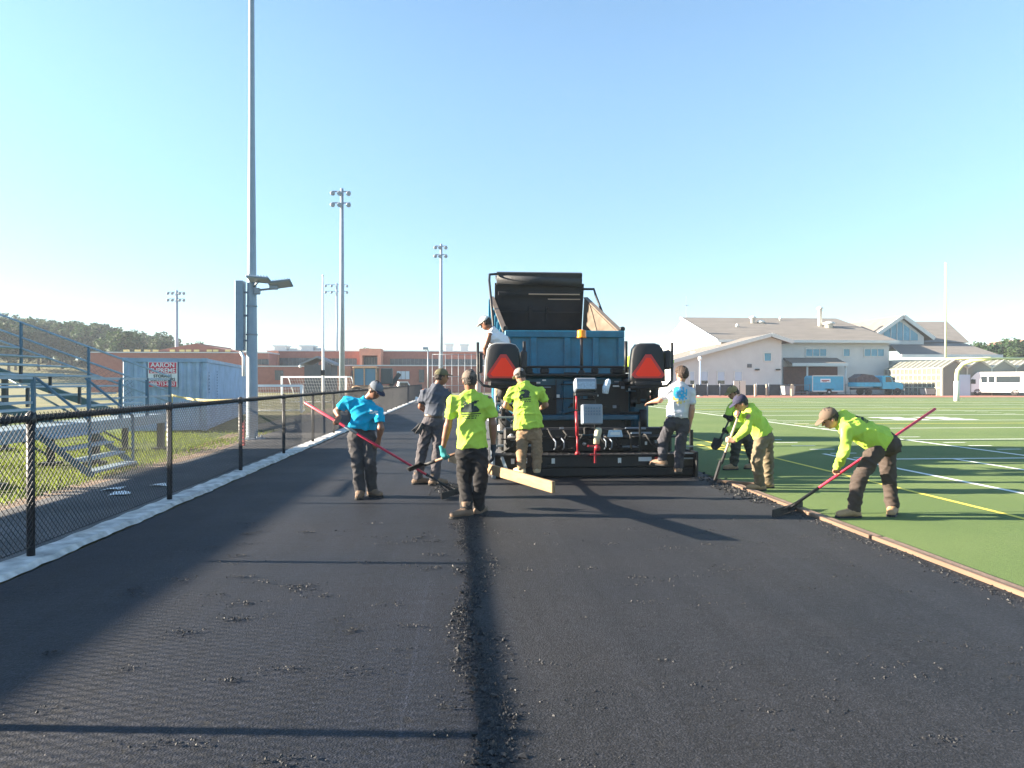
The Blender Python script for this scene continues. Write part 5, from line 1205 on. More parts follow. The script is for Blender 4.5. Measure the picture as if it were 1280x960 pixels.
# ================================================================== PEOPLE (implicit surface -> one skin per body / garment)
class Fld:
    def __init__(s, lo, hi, h):
        s.h = h; s.lo = np.array(lo, float); n = np.ceil((np.array(hi) - s.lo) / h).astype(int) + 2
        s.ax = [s.lo[i] + h * np.arange(n[i]) for i in range(3)]; s.D = np.full(n, 1.0, np.float32)
    def _loc(s, lo, hi):
        sl = []
        for i in range(3):
            a = int(max(0, math.floor((lo[i] - s.lo[i]) / s.h))); b = int(min(s.D.shape[i], math.ceil((hi[i] - s.lo[i]) / s.h) + 1))
            if b <= a: return None
            sl.append(slice(a, b))
        x, y, z = np.meshgrid(s.ax[0][sl[0]], s.ax[1][sl[1]], s.ax[2][sl[2]], indexing='ij')
        return tuple(sl), x, y, z
    def _mix(s, sl, d, k):
        a = s.D[sl]
        if k > 0:
            hh = np.maximum(k - np.abs(a - d), 0) / k; s.D[sl] = np.minimum(a, d) - hh * hh * k * .25
        else: s.D[sl] = np.minimum(a, d)
    def cone(s, a, b, ra, rb, k=.02, flat=None, cuts=()):
        a = np.array(a, float); b = np.array(b, float); m = max(ra, rb) + k + 2 * s.h
        L = s._loc(np.minimum(a, b) - m, np.maximum(a, b) + m)
        if L is None: return
        sl, x, y, z = L; ba = b - a; q = ba.dot(ba) + 1e-9
        t = np.clip(((x - a[0]) * ba[0] + (y - a[1]) * ba[1] + (z - a[2]) * ba[2]) / q, 0, 1)
        qx, qy, qz = x - a[0] - t * ba[0], y - a[1] - t * ba[1], z - a[2] - t * ba[2]
        if flat is not None:
            nv, f = flat; nv = np.array(nv, float); dn = (qx * nv[0] + qy * nv[1] + qz * nv[2]) * (1 / f - 1)
            qx = qx + dn * nv[0]; qy = qy + dn * nv[1]; qz = qz + dn * nv[2]
        d = np.sqrt(qx * qx + qy * qy + qz * qz) - (ra + t * (rb - ra))
        for (p, nn) in cuts:
            d = np.maximum(d, (x - p[0]) * nn[0] + (y - p[1]) * nn[1] + (z - p[2]) * nn[2])
        s._mix(sl, d, k)
    def ell(s, c, r, M, k=.02, cuts=()):
        """M rows = local axes"""
        c = np.array(c, float); r = np.array(r, float); m = r.max() + k + 2 * s.h; L = s._loc(c - m, c + m)
        if L is None: return
        sl, x, y, z = L; M = np.array(M, float); x, y, z = x - c[0], y - c[1], z - c[2]
        u = [(x * M[i][0] + y * M[i][1] + z * M[i][2]) for i in range(3)]
        k0 = np.sqrt(sum((u[i] / r[i]) ** 2 for i in range(3))); k1 = np.sqrt(sum((u[i] / r[i] ** 2) ** 2 for i in range(3))) + 1e-9
        d = k0 * (k0 - 1) / k1
        d = np.where(k0 < 1e-3, -r.min(), d)
        for (p, nn) in cuts: d = np.maximum(d, (x + c[0] - p[0]) * nn[0] + (y + c[1] - p[1]) * nn[1] + (z + c[2] - p[2]) * nn[2])
        s._mix(sl, d, k)
    def cut(s, p, n):
        x, y, z = np.meshgrid(*s.ax, indexing='ij', sparse=True)
        s.D = np.maximum(s.D, ((x - p[0]) * n[0] + (y - p[1]) * n[1] + (z - p[2]) * n[2]).astype(np.float32))
    def mesh(s):
        D = s.D; ins = D < 0; nx, ny, nz = D.shape
        c = np.zeros((nx - 1, ny - 1, nz - 1), np.int8)
        offs = [(i, j, k) for i in (0, 1) for j in (0, 1) for k in (0, 1)]
        for (i, j, k) in offs: c += ins[i:nx - 1 + i, j:ny - 1 + j, k:nz - 1 + k]
        act = (c > 0) & (c < 8); idx = np.argwhere(act); ids = np.full(act.shape, -1, np.int32); ids[act] = np.arange(len(idx))
        vals = np.stack([D[idx[:, 0] + i, idx[:, 1] + j, idx[:, 2] + k] for (i, j, k) in offs], 1)
        acc = np.zeros((len(idx), 3)); cnt = np.zeros(len(idx)); O = np.array(offs, float)
        for e0 in range(8):
            for e1 in range(e0 + 1, 8):
                if np.abs(O[e0] - O[e1]).sum() != 1: continue
                a, b = vals[:, e0], vals[:, e1]; m = (a < 0) != (b < 0)
                t = np.where(m, a / np.where(m, a - b, 1), 0); p = O[e0] + t[:, None] * (O[e1] - O[e0])
                acc[m] += p[m]; cnt[m] += 1
        V = s.lo + s.h * (idx + acc / cnt[:, None]); Q = []
        for ax in range(3):
            A = [slice(0, -1) if i == ax else slice(1, -1) for i in range(3)]; B = [slice(1, None) if i == ax else slice(1, -1) for i in range(3)]
            sa, sb = ins[tuple(A)], ins[tuple(B)]; e = np.argwhere(sa != sb)
            if not len(e): continue
            o1, o2 = [i for i in range(3) if i != ax]; g = e.copy(); g[:, o1] += 1; g[:, o2] += 1
            def cid(d1, d2):
                q = g.copy(); q[:, o1] -= d1; q[:, o2] -= d2; return ids[q[:, 0], q[:, 1], q[:, 2]]
            quad = np.stack([cid(1, 1), cid(0, 1), cid(0, 0), cid(1, 0)], 1)
            flip = sa[e[:, 0], e[:, 1], e[:, 2]]
            if ax == 1: flip = ~flip
            quad[~flip] = quad[~flip][:, ::-1]; Q.append(quad)
        return V, np.concatenate(Q)
def folds(V, Fq, amp, freq, seed, dirv=(0, 0, 1)):
    """cloth creases: displace along normals with warped ridged waves"""
    e1 = V[Fq[:, 1]] - V[Fq[:, 0]]; e2 = V[Fq[:, 3]] - V[Fq[:, 0]]; fn = np.cross(e1, e2); N = np.zeros_like(V)
    for i in range(4): np.add.at(N, Fq[:, i], fn)
    N /= np.linalg.norm(N, axis=1)[:, None] + 1e-9
    rg = np.random.default_rng(seed); P = V * freq; tot = np.zeros(len(V))
    for o in range(5):
        d = rg.normal(0, 1, 3); d[2] *= 1.3; d /= np.linalg.norm(d); w = rg.normal(0, 1, (2, 3)); ph = rg.uniform(0, 6.28, 3)
        ff = 1.0 + .55 * o
        s_ = np.sin(ff * (P @ d) + 1.3 * np.sin(P @ w[0] * .6 + ph[0]) + .8 * np.sin(P @ w[1] * .5 + ph[1]) + ph[2])
        tot += (1 - np.abs(s_)) ** 2 / ff
    tot = (tot - tot.mean()) * amp
    return V + N * np.clip(tot, -amp * 1.6, amp * 2.2)[:, None]
def nrm(v): v = np.array(v, float); return v / (np.linalg.norm(v) + 1e-9)
SKIN = {}
def skin(tone):
    return mat('skin_%s' % tone, {'tan': (.22, .10, .06), 'light': (.34, .175, .115), 'brown': (.23, .10, .06)}[tone], .5, var=.12, scale=14)
def cloth(name, col, var=.12):
    worn = 'trousers' in name
    return mat(name, col, .9, var=var, scale=7 if worn else 5, bump=.35, bscale=120, spec=.2, dist=.004, dirt=tuple(c * .5 + .01 for c in col) if worn else None)
NEON = cloth('neon_yellow_green_cloth', (.40, .58, .08), .08)
def solid(name, V, Q, m, root, base):
    return rawmesh(name, V - base, Q, m, root, True)
CR = np.array(cam_rot @ V3((1, 0, 0))); CF = np.array((math.sin(YAW), math.cos(YAW), 0.0)); UP = np.array((0, 0, 1.0))
def cv(v): return nrm(CR * v[0] + CF * v[1] + UP * v[2])     # (right, away, up) -> world
def person(label, d, J, fwd, face, outfit, tone='tan', gz=0.0, grip={}, group='road crew'):
    """J: joint -> (px, py, depth offset); fwd torso facing, face head facing (right, away, up)"""
    W = {k: np.array(at(v[0], v[1], d + (v[2] if len(v) > 2 else 0))) for k, v in J.items()}
    for s in 'ab':
        lift = J['ank' + s][3] if len(J['ank' + s]) > 3 else 0
        if not outfit.get('seated'): W['ank' + s][2] = gz + .085 + lift
    fw = cv(fwd); fa = cv(face)
    base = np.array([(W['anka'][0] + W['ankb'][0]) / 2, (W['anka'][1] + W['ankb'][1]) / 2, gz])
    root = thing('person', label, 'person', tuple(base), group=group)
    up_t = nrm(W['neck'] - W['pel'])
    fw = nrm(fw - up_t * fw.dot(up_t)); side = np.cross(fw, up_t)
    H = W['head']; hu = nrm(nrm(H - W['neck']) * .5 + UP * .7); hu = nrm(hu - fa * hu.dot(fa)); hs = np.cross(fa, hu)
    HM = [hs, fa, hu]
    allp = np.array(list(W.values())); lo, hi = allp.min(0) - .32, allp.max(0) + .32; lo[2] = max(lo[2], gz - .03 if not outfit.get('seated') else lo[2])
    h = .0085
    wd = outfit.get('wide', 1.0)
    # ---------------- body
    B = Fld(lo, hi, h)
    B.ell(H + hu * .02 - fa * .008, (.074, .096, .105), HM, .01)
    B.ell(H - hu * .055 + fa * .022, (.056, .068, .062), HM, .03)
    B.cone(H + fa * .083 + hu * .012, H + fa * .108 - hu * .022, .009, .014, .012)
    B.cone(H + fa * .088 - hu * .058 + hs * .016, H + fa * .088 - hu * .058 - hs * .016, .009, .009, .01)
    for s in (-1, 1):
        B.ell(H + hs * s * .077 - fa * .004 - hu * .008, (.011, .020, .032), HM, .008)
        B.cone(H + fa * .088 + hs * s * .045 + hu * .028, H + fa * .094 + hs * s * .015 + hu * .026, .009, .009, .012)
    B.cone(H - hu * .06 - fa * .02, W['neck'], .054, .060, .03)
    sa, sb = W['sha'], W['shb']; chest = W['neck'] * .68 + W['pel'] * .32
    B.cone(W['pel'], chest, .115 * wd, .125 * wd, .05, (fw, .68)); B.cone(sa * .8 + sb * .2 - up_t * .015, sb * .8 + sa * .2 - up_t * .015, .05, .05, .06)
    joints = {}
    for s in 'ab':
        S, E, G = W['sh' + s], W['el' + s], W['ha' + s]
        g = grip.get(s); ax = None
        fdir = nrm(G - E)
        if g is not None:
            ax = nrm(np.array(g)); f = nrm(fdir - ax * fdir.dot(ax) * .85); n = np.cross(ax, f); n = nrm(n)
            if n.dot(-UP + fw * .3) < 0: n = -n
            lat = nrm(np.cross(n, f)); Wr = G - f * .075 - n * .030; curl = 1.35
        else:
            f = fdir; n = nrm(np.cross(f, fw)); n = n if n.dot(W['pel'] - G) > 0 else -n; n = nrm(n - f * n.dot(f)); lat = nrm(np.cross(n, f)); Wr = G - f * .05; curl = .45
        B.cone(S, E, .050, .041, .03); B.cone(E, Wr, .042, .027, .02); B.cone(E + (Wr - E) * .05, E + (Wr - E) * .5, .045, .038, .02)
        B.cone(Wr, Wr + f * .02, .027, .028, .015, (n, .75))
        for q in (-.024, -.008, .008, .024): B.cone(Wr + f * .015 + lat * q * .6, Wr + f * .082 + lat * q, .016, .0135, .012, (n, .85))
        for q, L_ in ((-.030, .062), (-.010, .078), (.010, .084), (.030, .074)):
            p = Wr + f * .085 + lat * q; a = curl * .55
            for seg_, fr in enumerate((.45, .32, .25)):
                dd = f * math.cos(a) + n * math.sin(a); e = p + dd * L_ * fr * 1.15; B.cone(p, e, .0098 - .0008 * seg_, .0092 - .0008 * seg_, .004); p = e; a += curl * .75
        ts = 1
        p = Wr + f * .03 + lat * ts * .026; e = p + f * .030 + lat * ts * .024 + n * .016; B.cone(p, e, .014, .0115, .012); B.cone(e, e + f * .028 + n * (.026 if g is not None else .006) - lat * ts * .004, .011, .0095, .004)
        joints[s] = (S, E, Wr, f, n, lat, G)
        Hp, K, A = W['hip' + s], W['kn' + s], W['ank' + s]
        B.cone(Hp, K, .078, .052, .03); B.cone(K, A, .052, .036, .02)
        td = cv(outfit.get('toe' + s, outfit.get('toe', fwd))); td[2] = 0; td = nrm(td)
        if outfit.get('seated'): td = nrm(td + UP * .0)
        B.cone(A - UP * .045 - td * .03, A - UP * .052 + td * .13, .035, .030, .02)
    V, Q = B.mesh(); body = solid('body', V, Q, skin(tone), root, base)
    # eyes
    for s in (-1, 1):
        mb = MB(); c = H + fa * .085 + hs * s * .031 + hu * .006; mb.lathe((0, 0, 0), [(.003, -.009), (.009, -.006), (.011, 0), (.009, .006), (.003, .009)], 10)
        o = mb.build('eye', mat('eye_dark', (.03, .02, .018), .2), root); o.location = tuple(c - base)
    # ---------------- hair and headwear
    hm = outfit.get('hair', (.03, .022, .018)); hm = mat('hair_%02d' % int(hm[0] * 100), hm, .7, var=.4, scale=40, bump=.8, bscale=90)
    B = Fld(H - .2, H + .2, .0075); hl = outfit.get('hairlen', .075)
    B.ell(H + hu * .022 - fa * .012, (.083, .104, .114), HM, .01, cuts=[(H + fa * .045 + hu * .03, nrm(fa * .85 - hu * .55)), (H - hu * hl, -hu)])
    if outfit.get('longhair'):
        for q in (-.06, -.03, .03, .06): B.cone(H + hs * q - fa * .05, H + hs * q * 1.1 - fa * .05 - hu * .17, .035, .02, .02)
    if outfit.get('cap') is None:
        B.ell(H + hu * .07 + fa * .01, (.090, .105, .068), HM, .03); B.ell(H + hu * .0 - fa * .05, (.088, .075, .075), HM, .03)
    V, Q = B.mesh(); V = folds(V, Q, .007, 55, 3); solid('hair', V, Q, hm, root, base)
    if outfit.get('cap') is not None:
        cm = cloth(*outfit['cap']); B = Fld(H - .26, H + .26, .0075); p = H + hu * .042
        B.ell(p - fa * .006, (.088, .108, .092), HM, .01, cuts=[(p - hu * .012, -hu)]); B.cone(p + hu * .09 - fa * .005, p + hu * .093 - fa * .005, .008, .008, .008)
        V, Q = B.mesh(); cap = solid('cap', V, Q, cm, root, base)
        B = Fld(H - .26, H + .26, .006); bd = nrm(fa - hu * .18)
        B.ell(p + fa * .10 - hu * .002, (.072, .085, .010), [hs, bd, np.cross(hs, bd)], .004); V, Q = B.mesh()
        bm = cloth(*outfit['brim']) if outfit.get('brim') else cm; o = solid('cap_brim', V, Q, bm, root, base); o.parent = cap
    # ---------------- trousers
    tm = cloth(*outfit['trousers']); hT = .0115; T = Fld(lo, hi, hT)
    wst = W['pel'] + up_t * .10
    T.cone(W['pel'] + up_t * .12, W['pel'] - up_t * .02, .142 * wd, .152 * wd, .05, (fw, .74), cuts=[(wst, up_t)])
    for s in 'ab':
        Hp, K, A = W['hip' + s], W['kn' + s], W['ank' + s]; ad = nrm(A - K)
        T.cone(Hp, K, .104, .080, .035); T.cone(K, A, .080, .072, .02, cuts=[(A + ad * .0 - UP * 0.01, ad)])
    V, Q = T.mesh(); V = folds(V, Q, .0125, 17, int(d * 100) % 97)
    tr = solid('trousers', V, Q, tm, root, base)
    if outfit.get('belt'):
        B = Fld(W['pel'] - .35, W['pel'] + .35, .0095); B.cone(W['pel'] + up_t * .12, W['pel'] - up_t * .02, .150 * wd, .160 * wd, .03, (fw, .745), cuts=[(wst - up_t * .0, up_t), (wst - up_t * .045, -up_t)]); V, Q = B.mesh(); solid('belt', V, Q, mat('belt_leather', (.05, .03, .02), .5), root, base)
    # ---------------- shirt
    sm = outfit['shirt'] if not isinstance(outfit['shirt'], tuple) else cloth(*outfit['shirt'])
    T = Fld(lo, hi, hT); hem = W['pel'] + up_t * outfit.get('hem', .03); tuck = outfit.get('tuck', 0)
    bel = outfit.get('belly', 1.0)
    T.cone(hem - up_t * .05, chest, (.180 if not tuck else .146) * wd * bel, .155 * wd, .06, (fw, .74), cuts=[(hem, -up_t)])
    for S_ in (sa, sb):
        O_ = S_ * .84 + (sb if S_ is sa else sa) * .16 - up_t * .012
        T.cone(W['neck'] - up_t * .045, O_, .074, .062, .06, (fw, .95)); T.cone(O_ - up_t * .05, chest, .085, .11, .06, (fw, .85))
    T.cone(W['neck'] - up_t * .05, W['neck'] + nrm(H - W['neck']) * .012, .085, .066, .05, cuts=[(W['neck'] + nrm(H - W['neck']) * .02, nrm(H - W['neck']))])
    sl = outfit.get('sleeve', 'short')
    for s in 'ab':
        S, E, Wr, f, n, lat, G = joints[s]
        if sl == 'short':
            e = S + (E - S) * .72; dd = nrm(E - S); S2 = S - up_t * .012; T.cone(S2, e + dd * .03, .062, .072, .05, cuts=[(e, dd)])
        elif sl == 'long':
            T.cone(S - up_t * .012, E, .063, .058, .05); dd = nrm(Wr - E); T.cone(E, Wr + dd * .02, .060, .044, .03, cuts=[(Wr - dd * .01, dd)])
    if sl == 'none':
        for s in 'ab': S = joints[s][0]; o_ = nrm(S - (sa + sb) / 2); T.cut(S - o_ * .035, o_) if False else None
    if outfit.get('hood'):
        T.cone(W['neck'] + side * .07 - fw * .03, W['neck'] - side * .07 - fw * .03, .052, .052, .04); T.cone(W['neck'] + up_t * .01 - fw * .06, W['neck'] - up_t * .10 - fw * .10, .06, .045, .05)
    V, Q = T.mesh(); V = folds(V, Q, .018, 12, int(d * 130) % 89 + 5)
    sh = solid('shirt', V, Q, sm, root, base)
    # ---------------- boots
    for s in 'ab':
        A = W['ank' + s]; td = cv(outfit.get('toe' + s, outfit.get('toe', fwd))); td[2] = 0; td = nrm(td)
        g0 = A[2] - .085; C = np.array([A[0], A[1], g0]); sd = np.cross(td, UP)
        B = Fld(C - .27, C + .27, .008)
        B.cone(C + UP * .21, C + UP * .06, .060, .058, .03, cuts=[(C + UP * .19, UP)]); B.ell(C - td * .035 + UP * .045, (.044, .06, .05), [sd, td, UP], .03); B.cone(C + td * .02 + UP * .065, C + td * .165 + UP * .046, .058, .050, .03, (UP, .85))
        B.cut(C + UP * .02, -UP); V, Q = B.mesh(); bt = solid('boot', V, Q, mat(*outfit['boot'], .7, 0, .3, 9, .4, 60) if isinstance(outfit['boot'], tuple) else outfit['boot'], root, base)
        B = Fld(C - .27, C + .27, .008); B.cone(C - td * .045 + UP * .01, C + td * .172 + UP * .01, .054, .055, .0, (UP, 1.0), cuts=[(C + UP * .026, UP), (C + UP * .0, -UP)]); V, Q = B.mesh(); o = solid('sole', V, Q, RUBBER, root, base); o.parent = bt
    # ---------------- gloves
    for s, gm in outfit.get('gloves', {}).items():
        S, E, Wr, f, n, lat, G = joints[s]; B = Fld(Wr - .22, Wr + .22, .007)
        B.cone(Wr - f * .06, Wr + f * .01, .036, .034, .01, cuts=[(Wr - f * .05, -f)])
        for q in (-.024, -.008, .008, .024): B.cone(Wr + f * .01 + lat * q * .6, Wr + f * .084 + lat * q, .020, .0175, .012)
        curl = 1.35 if s in grip else .45
        for q, L_ in ((-.030, .064), (-.010, .080), (.010, .086), (.030, .076)):
            p = Wr + f * .085 + lat * q; a = curl * .55
            for seg_, fr in enumerate((.45, .32, .25)):
                dd = f * math.cos(a) + n * math.sin(a); e = p + dd * L_ * fr * 1.15; B.cone(p, e, .0125, .012, .003); p = e; a += curl * .75
        p = Wr + f * .03 + lat * .026; e = p + f * .030 + lat * .024 + n * .016; B.cone(p, e, .0165, .0145, .01); B.cone(e, e + f * .028 + n * (.026 if s in grip else .006), .0135, .012, .004)
        V, Q = B.mesh(); solid('glove', V, Q, cloth(*gm), root, base)
    return root, body, sh, tr, dict(W=W, fw=fw, up=up_t, side=side, joints=joints, base=base, H=H, HM=HM)
def decal(shirt, info, name, art, mats, cu, cvv, w, h, back=True):
    """bitmap print laid on the cloth: each cell is projected on to the shirt surface"""
    base = info['base']; me = shirt.data
    V = [v.co for v in me.vertices]; bv = BVHTree.FromPolygons([tuple(v) for v in V], [tuple(p.vertices) for p in me.polygons])
    fw = -info['fw'] if back else info['fw']; right = np.cross(UP, fw) if False else np.cross(info['up'], fw); up = info['up']
    rows = art; nr, nc = len(rows), max(len(r) for r in rows); W = info['W']; chest = W['neck'] * cvv + W['pel'] * (1 - cvv) + right * cu - base
    verts = []; ok = {}; faces = []; mi = []
    for j in range(nr + 1):
        for i in range(nc + 1):
            p = chest + right * (i / nc - .5) * w + up * (.5 - j / nr) * h; hit = bv.ray_cast(V3(p + fw * .6), V3(-fw), 1.2)
            if hit[0] is not None: ok[(i, j)] = len(verts); verts.append(tuple(hit[0] + V3(fw) * .004))
    keys = sorted(mats)
    for j, r in enumerate(rows):
        for i, ch in enumerate(r):
            if ch in mats:
                q = [(i, j), (i, j + 1), (i + 1, j + 1), (i + 1, j)]
                if all(x in ok for x in q): faces.append(tuple(ok[x] for x in q)); mi.append(keys.index(ch))
    m2 = bpy.data.meshes.new(name); m2.from_pydata(verts, [], faces); m2.update(); [m2.materials.append(mats[k]) for k in keys]
    m2.polygons.foreach_set('material_index', mi); m2.polygons.foreach_set('use_smooth', [True] * len(faces))
    o = bpy.data.objects.new(name, m2); COL.objects.link(o); o.parent = shirt; return o
INK = mat('shirt_ink', (.02, .035, .03), .85)
LOGO = ["....##..........######..", "...#.##......#######....", "....###...#########.....", "...##.##########........", "....############........", "....###############.....", "..##################....", ".####################...", "######################..", "######################..", ".####################...", "........................", "########################", "........................", "..##.###.##.####.##.#...", "........................", "....##.####.###.##......"]
ROLL = ["......########..........", "...##############.......", "..##......########......", "...........########.....", "..........#########.....", ".....#############......", "...###############......", "..####.###########......", ".####...#########.......", ".###################....", "..####..................", "........................", "...###.####.##.####.....", "........................", ".....##.####.##.###....."]
BOOT = ('boot_tan', (.34, .21, .11)); BOOTD = ('boot_dark_tan', (.17, .11, .07))
GREYT = ('grey_work_trousers', (.062, .060, .064), .2)
# --- bright blue shirt, rake
ha, hb, hd = at(421, 527, 9.70), at(470, 556, 9.78), at(553, 606, 10.9); hd.z = .05
ax1 = V3(hb - ha).normalized()
line = lambda a, b, t: a + (b - a) * t
p1 = person('worker in bright blue t-shirt and grey cap looking down at his long red rake', 9.85,
    dict(head=(469, 488, -.05), neck=(458, 501, 0), sha=(434, 500, -.02), shb=(473, 512, -.06), ela=(421, 514, .02), elb=(476, 535, -.12), haa=(421, 527, -.15), hab=(470, 556, -.07),
         pel=(452, 541, .02), hipa=(444, 547, .02), hipb=(461, 547, .02), kna=(447, 580, -.05), knb=(463, 579, -.05), anka=(450, 610, -.02), ankb=(465, 608, .1)),
    (.45, -.85, 0), (.62, -.5, -.55), dict(shirt=('bright_blue_cloth', (.005, .30, .50), .1), trousers=GREYT, boot=BOOTD, toea=(.1, -1, 0), toeb=(.75, -.65, 0), cap=('cap_grey_front', (.13, .15, .18)), brim=('cap_navy', (.02, .025, .05)), belt=1, wide=1.08, hem=.06, belly=1.05), 'tan', grip={'a': ax1, 'b': ax1})
mb = MB()
for x, y, s in ((.06, .12, .05), (.06, .09, .03)): pass
decal(p1[2], p1[4], 'shirt_print', ["##.###", "..###.", "###.##"], {'#': mat('ink_white', (.55, .62, .65), .8)}, .07, .72, .10, .05, back=False)
# --- dark grey shirt, profile
p2 = person('worker in dark grey shirt and olive cap, face in profile, facing right', 11.1,
    dict(head=(552, 471, 0), neck=(546, 483, 0), sha=(530, 490, 0), shb=(560, 490, .02), ela=(526, 508, .12), elb=(564, 512, .1), haa=(545, 523, .24), hab=(558, 528, .2),
         pel=(541, 526, 0), hipa=(535, 531, 0), hipb=(549, 531, 0), kna=(527, 564, .02), knb=(547, 566, -.05), anka=(522, 600, 0), ankb=(543, 601, -.1)),
    (.35, .93, 0), (.93, .30, -.05), dict(shirt=('slate_grey_cloth', (.075, .085, .11), .15), trousers=('grey_brown_trousers', (.085, .078, .085), .2), boot=BOOTD, toe=(.9, .2, 0), cap=('cap_olive', (.13, .12, .07)), hem=.09, tuck=1, belt=1, collar=1), 'tan')
# --- front neon
g3 = V3(at(557, 570, 8.52)); g3b = V3(at(586, 561, 8.44)); ax3 = (V3(at(545, 576, 8.72)) - g3b).normalized()
p3 = person('nearest worker in neon t-shirt with black back print, one teal glove, black trousers', 8.45,
    dict(head=(587, 476, 0), neck=(588, 491, 0), sha=(566, 500, 0), shb=(611, 500, .02), ela=(560, 532, .03), elb=(616, 530, .02), haa=(557, 569, .07), hab=(617, 565, .08),
         pel=(590, 560, 0), hipa=(580, 568, 0), hipb=(600, 568, 0), kna=(581, 602, .06), knb=(600, 602, -.02), anka=(583, 638, -.05), ankb=(598, 636, .1)),
    (-.15, 1, 0), (-.35, .93, -.1), dict(shirt=NEON, trousers=('black_work_trousers', (.028, .027, .028), .3), boot=BOOTD, toea=(-.8, -.5, 0), toeb=(.35, .9, 0), cap=('cap_brown_grey', (.15, .12, .10)), gloves={'a': ('glove_teal', (.04, .22, .23)), 'b': ('glove_dark', (.04, .045, .055))}, hem=.0, wide=1.03), 'tan', grip={'a': ax3})
decal(p3[2], p3[4], 'shirt_print', LOGO, {'#': INK}, -.01, .70, .24, .21)
# --- neon on the screed
p4 = person('stocky worker in neon t-shirt and tan trousers standing on the paver screed, back turned', 11.35,
    dict(head=(650, 470, .05), neck=(655, 480, .02), sha=(639, 487, 0), shb=(676, 487, 0), ela=(632, 507, .08), elb=(682, 506, .08), haa=(642, 514, .32), hab=(674, 512, .32),
         pel=(661, 537, 0), hipa=(653, 543, 0), hipb=(670, 543, 0), kna=(652, 567, -.03), knb=(671, 567, 0), anka=(652, 586, -.05), ankb=(671, 586, 0)),
    (.05, 1, 0), (-.45, .8, -.4), dict(shirt=NEON, trousers=('tan_trousers', (.30, .20, .12), .2), boot=('boot_pale', (.45, .33, .2)), toea=(-.5, .8, 0), toeb=(.1, 1, 0), cap=('cap_grey_camo', (.27, .24, .22)), wide=1.22, hem=.02, belly=1.1), 'light', gz=.13)
decal(p4[2], p4[4], 'shirt_print', ROLL, {'#': INK}, .01, .74, .25, .20)
# --- left operator in white tank top
p5 = person('paver operator in white tank top and white cap leaning out of the left seat', 12.75,
    dict(head=(607, 404, 0), neck=(615, 413, 0), sha=(612, 419, -.1), shb=(634, 424, .12), ela=(607, 434, -.1), elb=(640, 444, .35), haa=(607, 448, .05), hab=(632, 452, .5),
         pel=(634, 464, .15), hipa=(629, 466, .15), hipb=(641, 466, .15), kna=(624, 470, .58), knb=(640, 470, .6), anka=(622, 497, .62), ankb=(640, 497, .62)),
    (-.35, .94, 0), (-.75, .35, -.45), dict(seated=1, shirt=('white_cotton', (.66, .68, .72), .05), sleeve='none', trousers=('tan_shorts', (.30, .24, .16), .2), boot=BOOT, toe=(0, 1, 0), cap=('cap_white', (.55, .54, .50)), gloves={'a': ('cuff_black', (.02, .02, .025))}, hem=.05), 'tan', gz=1.25)
# --- right operator
p6 = person('paver operator in neon shirt hunched forward behind the right seat', 12.85,
    dict(head=(809, 440, .22), neck=(811, 446, .1), sha=(788, 448, .05), shb=(834, 446, .05), ela=(784, 463, .15), elb=(839, 458, .2), haa=(783, 460, .4), hab=(826, 458, .5),
         pel=(811, 477, .0), hipa=(805, 478, .05), hipb=(817, 478, .05), kna=(804, 478, .5), knb=(818, 478, .5), anka=(804, 500, .55), ankb=(818, 500, .55)),
    (0, 1, .0), (-.1, .9, -.35), dict(seated=1, shirt=NEON, trousers=GREYT, boot=BOOT, toe=(0, 1, 0), cap=('cap_grey_camo', (.27, .24, .22)), hem=.05), 'light', gz=1.2)
# --- grey t-shirt on right end of screed
p7 = person('bare-headed worker in pale grey t-shirt with blue print reaching to the paver controls', 11.45,
    dict(head=(852, 468, .02), neck=(850, 480, 0), sha=(834, 488, 0), shb=(865, 488, 0), ela=(825, 500, .1), elb=(865, 511, -.02), haa=(812, 503, .28), hab=(862, 534, 0),
         pel=(846, 524, 0), hipa=(838, 530, 0), hipb=(854, 530, 0), kna=(829, 551, .13), knb=(850, 560, 0), anka=(828, 578, .08, .11), ankb=(848, 588, .03)),
    (-.15, 1, 0), (-.45, .88, -.1), dict(shirt=('pale_grey_cotton', (.46, .47, .52), .06), trousers=('charcoal_trousers', (.055, .055, .065), .2), boot=BOOTD, toea=(-.8, .6, 0), toeb=(.0, 1, 0), cap=None, hair=(.045, .024, .014), hairlen=.06, hem=.03, wide=1.04), 'light', gz=.13)
BLU = mat('ink_blue', (.03, .33, .62), .85); YLW = mat('ink_yellow', (.62, .50, .12), .85)
decal(p7[2], p7[4], 'shirt_print', [".bb..b..", "bbbb.b.b", "bbbbbb.b", "bbbb.bbb", "bbbbbb.b", "bbb.bbb.", "ybbbbb.b", "yyyb.b..", ".yyyy.y.", "..y.y..."], {'b': BLU, 'y': YLW}, -.02, .68, .22, .27)
# --- olive cap shoveller behind
ax8 = (V3(at(914, 521, 12.75)) - V3(at(899, 553, 12.65))).normalized()
p8 = person('shoveller in olive cap with dark long hair, partly hidden behind the navy-capped worker', 12.95,
    dict(head=(916, 491, 0), neck=(920, 502, .05), sha=(913, 508, -.08), shb=(934, 508, .12), ela=(910, 519, -.15), elb=(928, 528, -.05), haa=(913, 523, -.22), hab=(906, 538, -.25),
         pel=(927, 543, .05), hipa=(921, 546, .0), hipb=(933, 546, .1), kna=(919, 565, -.05), knb=(939, 566, .1), anka=(917, 583, -.03), ankb=(943, 583, .12)),
    (-.75, -.5, 0), (-.8, -.35, -.4), dict(shirt=NEON, sleeve='long', trousers=('dark_olive_trousers', (.05, .052, .045), .2), boot=BOOT, toe=(-.9, -.3, 0), cap=('cap_olive_tan', (.24, .19, .09)), longhair=1, gloves={'a': ('glove_black', (.02, .02, .022)), 'b': ('glove_black', (.02, .02, .022))}, hem=.02), 'light', grip={'a': ax8, 'b': ax8})
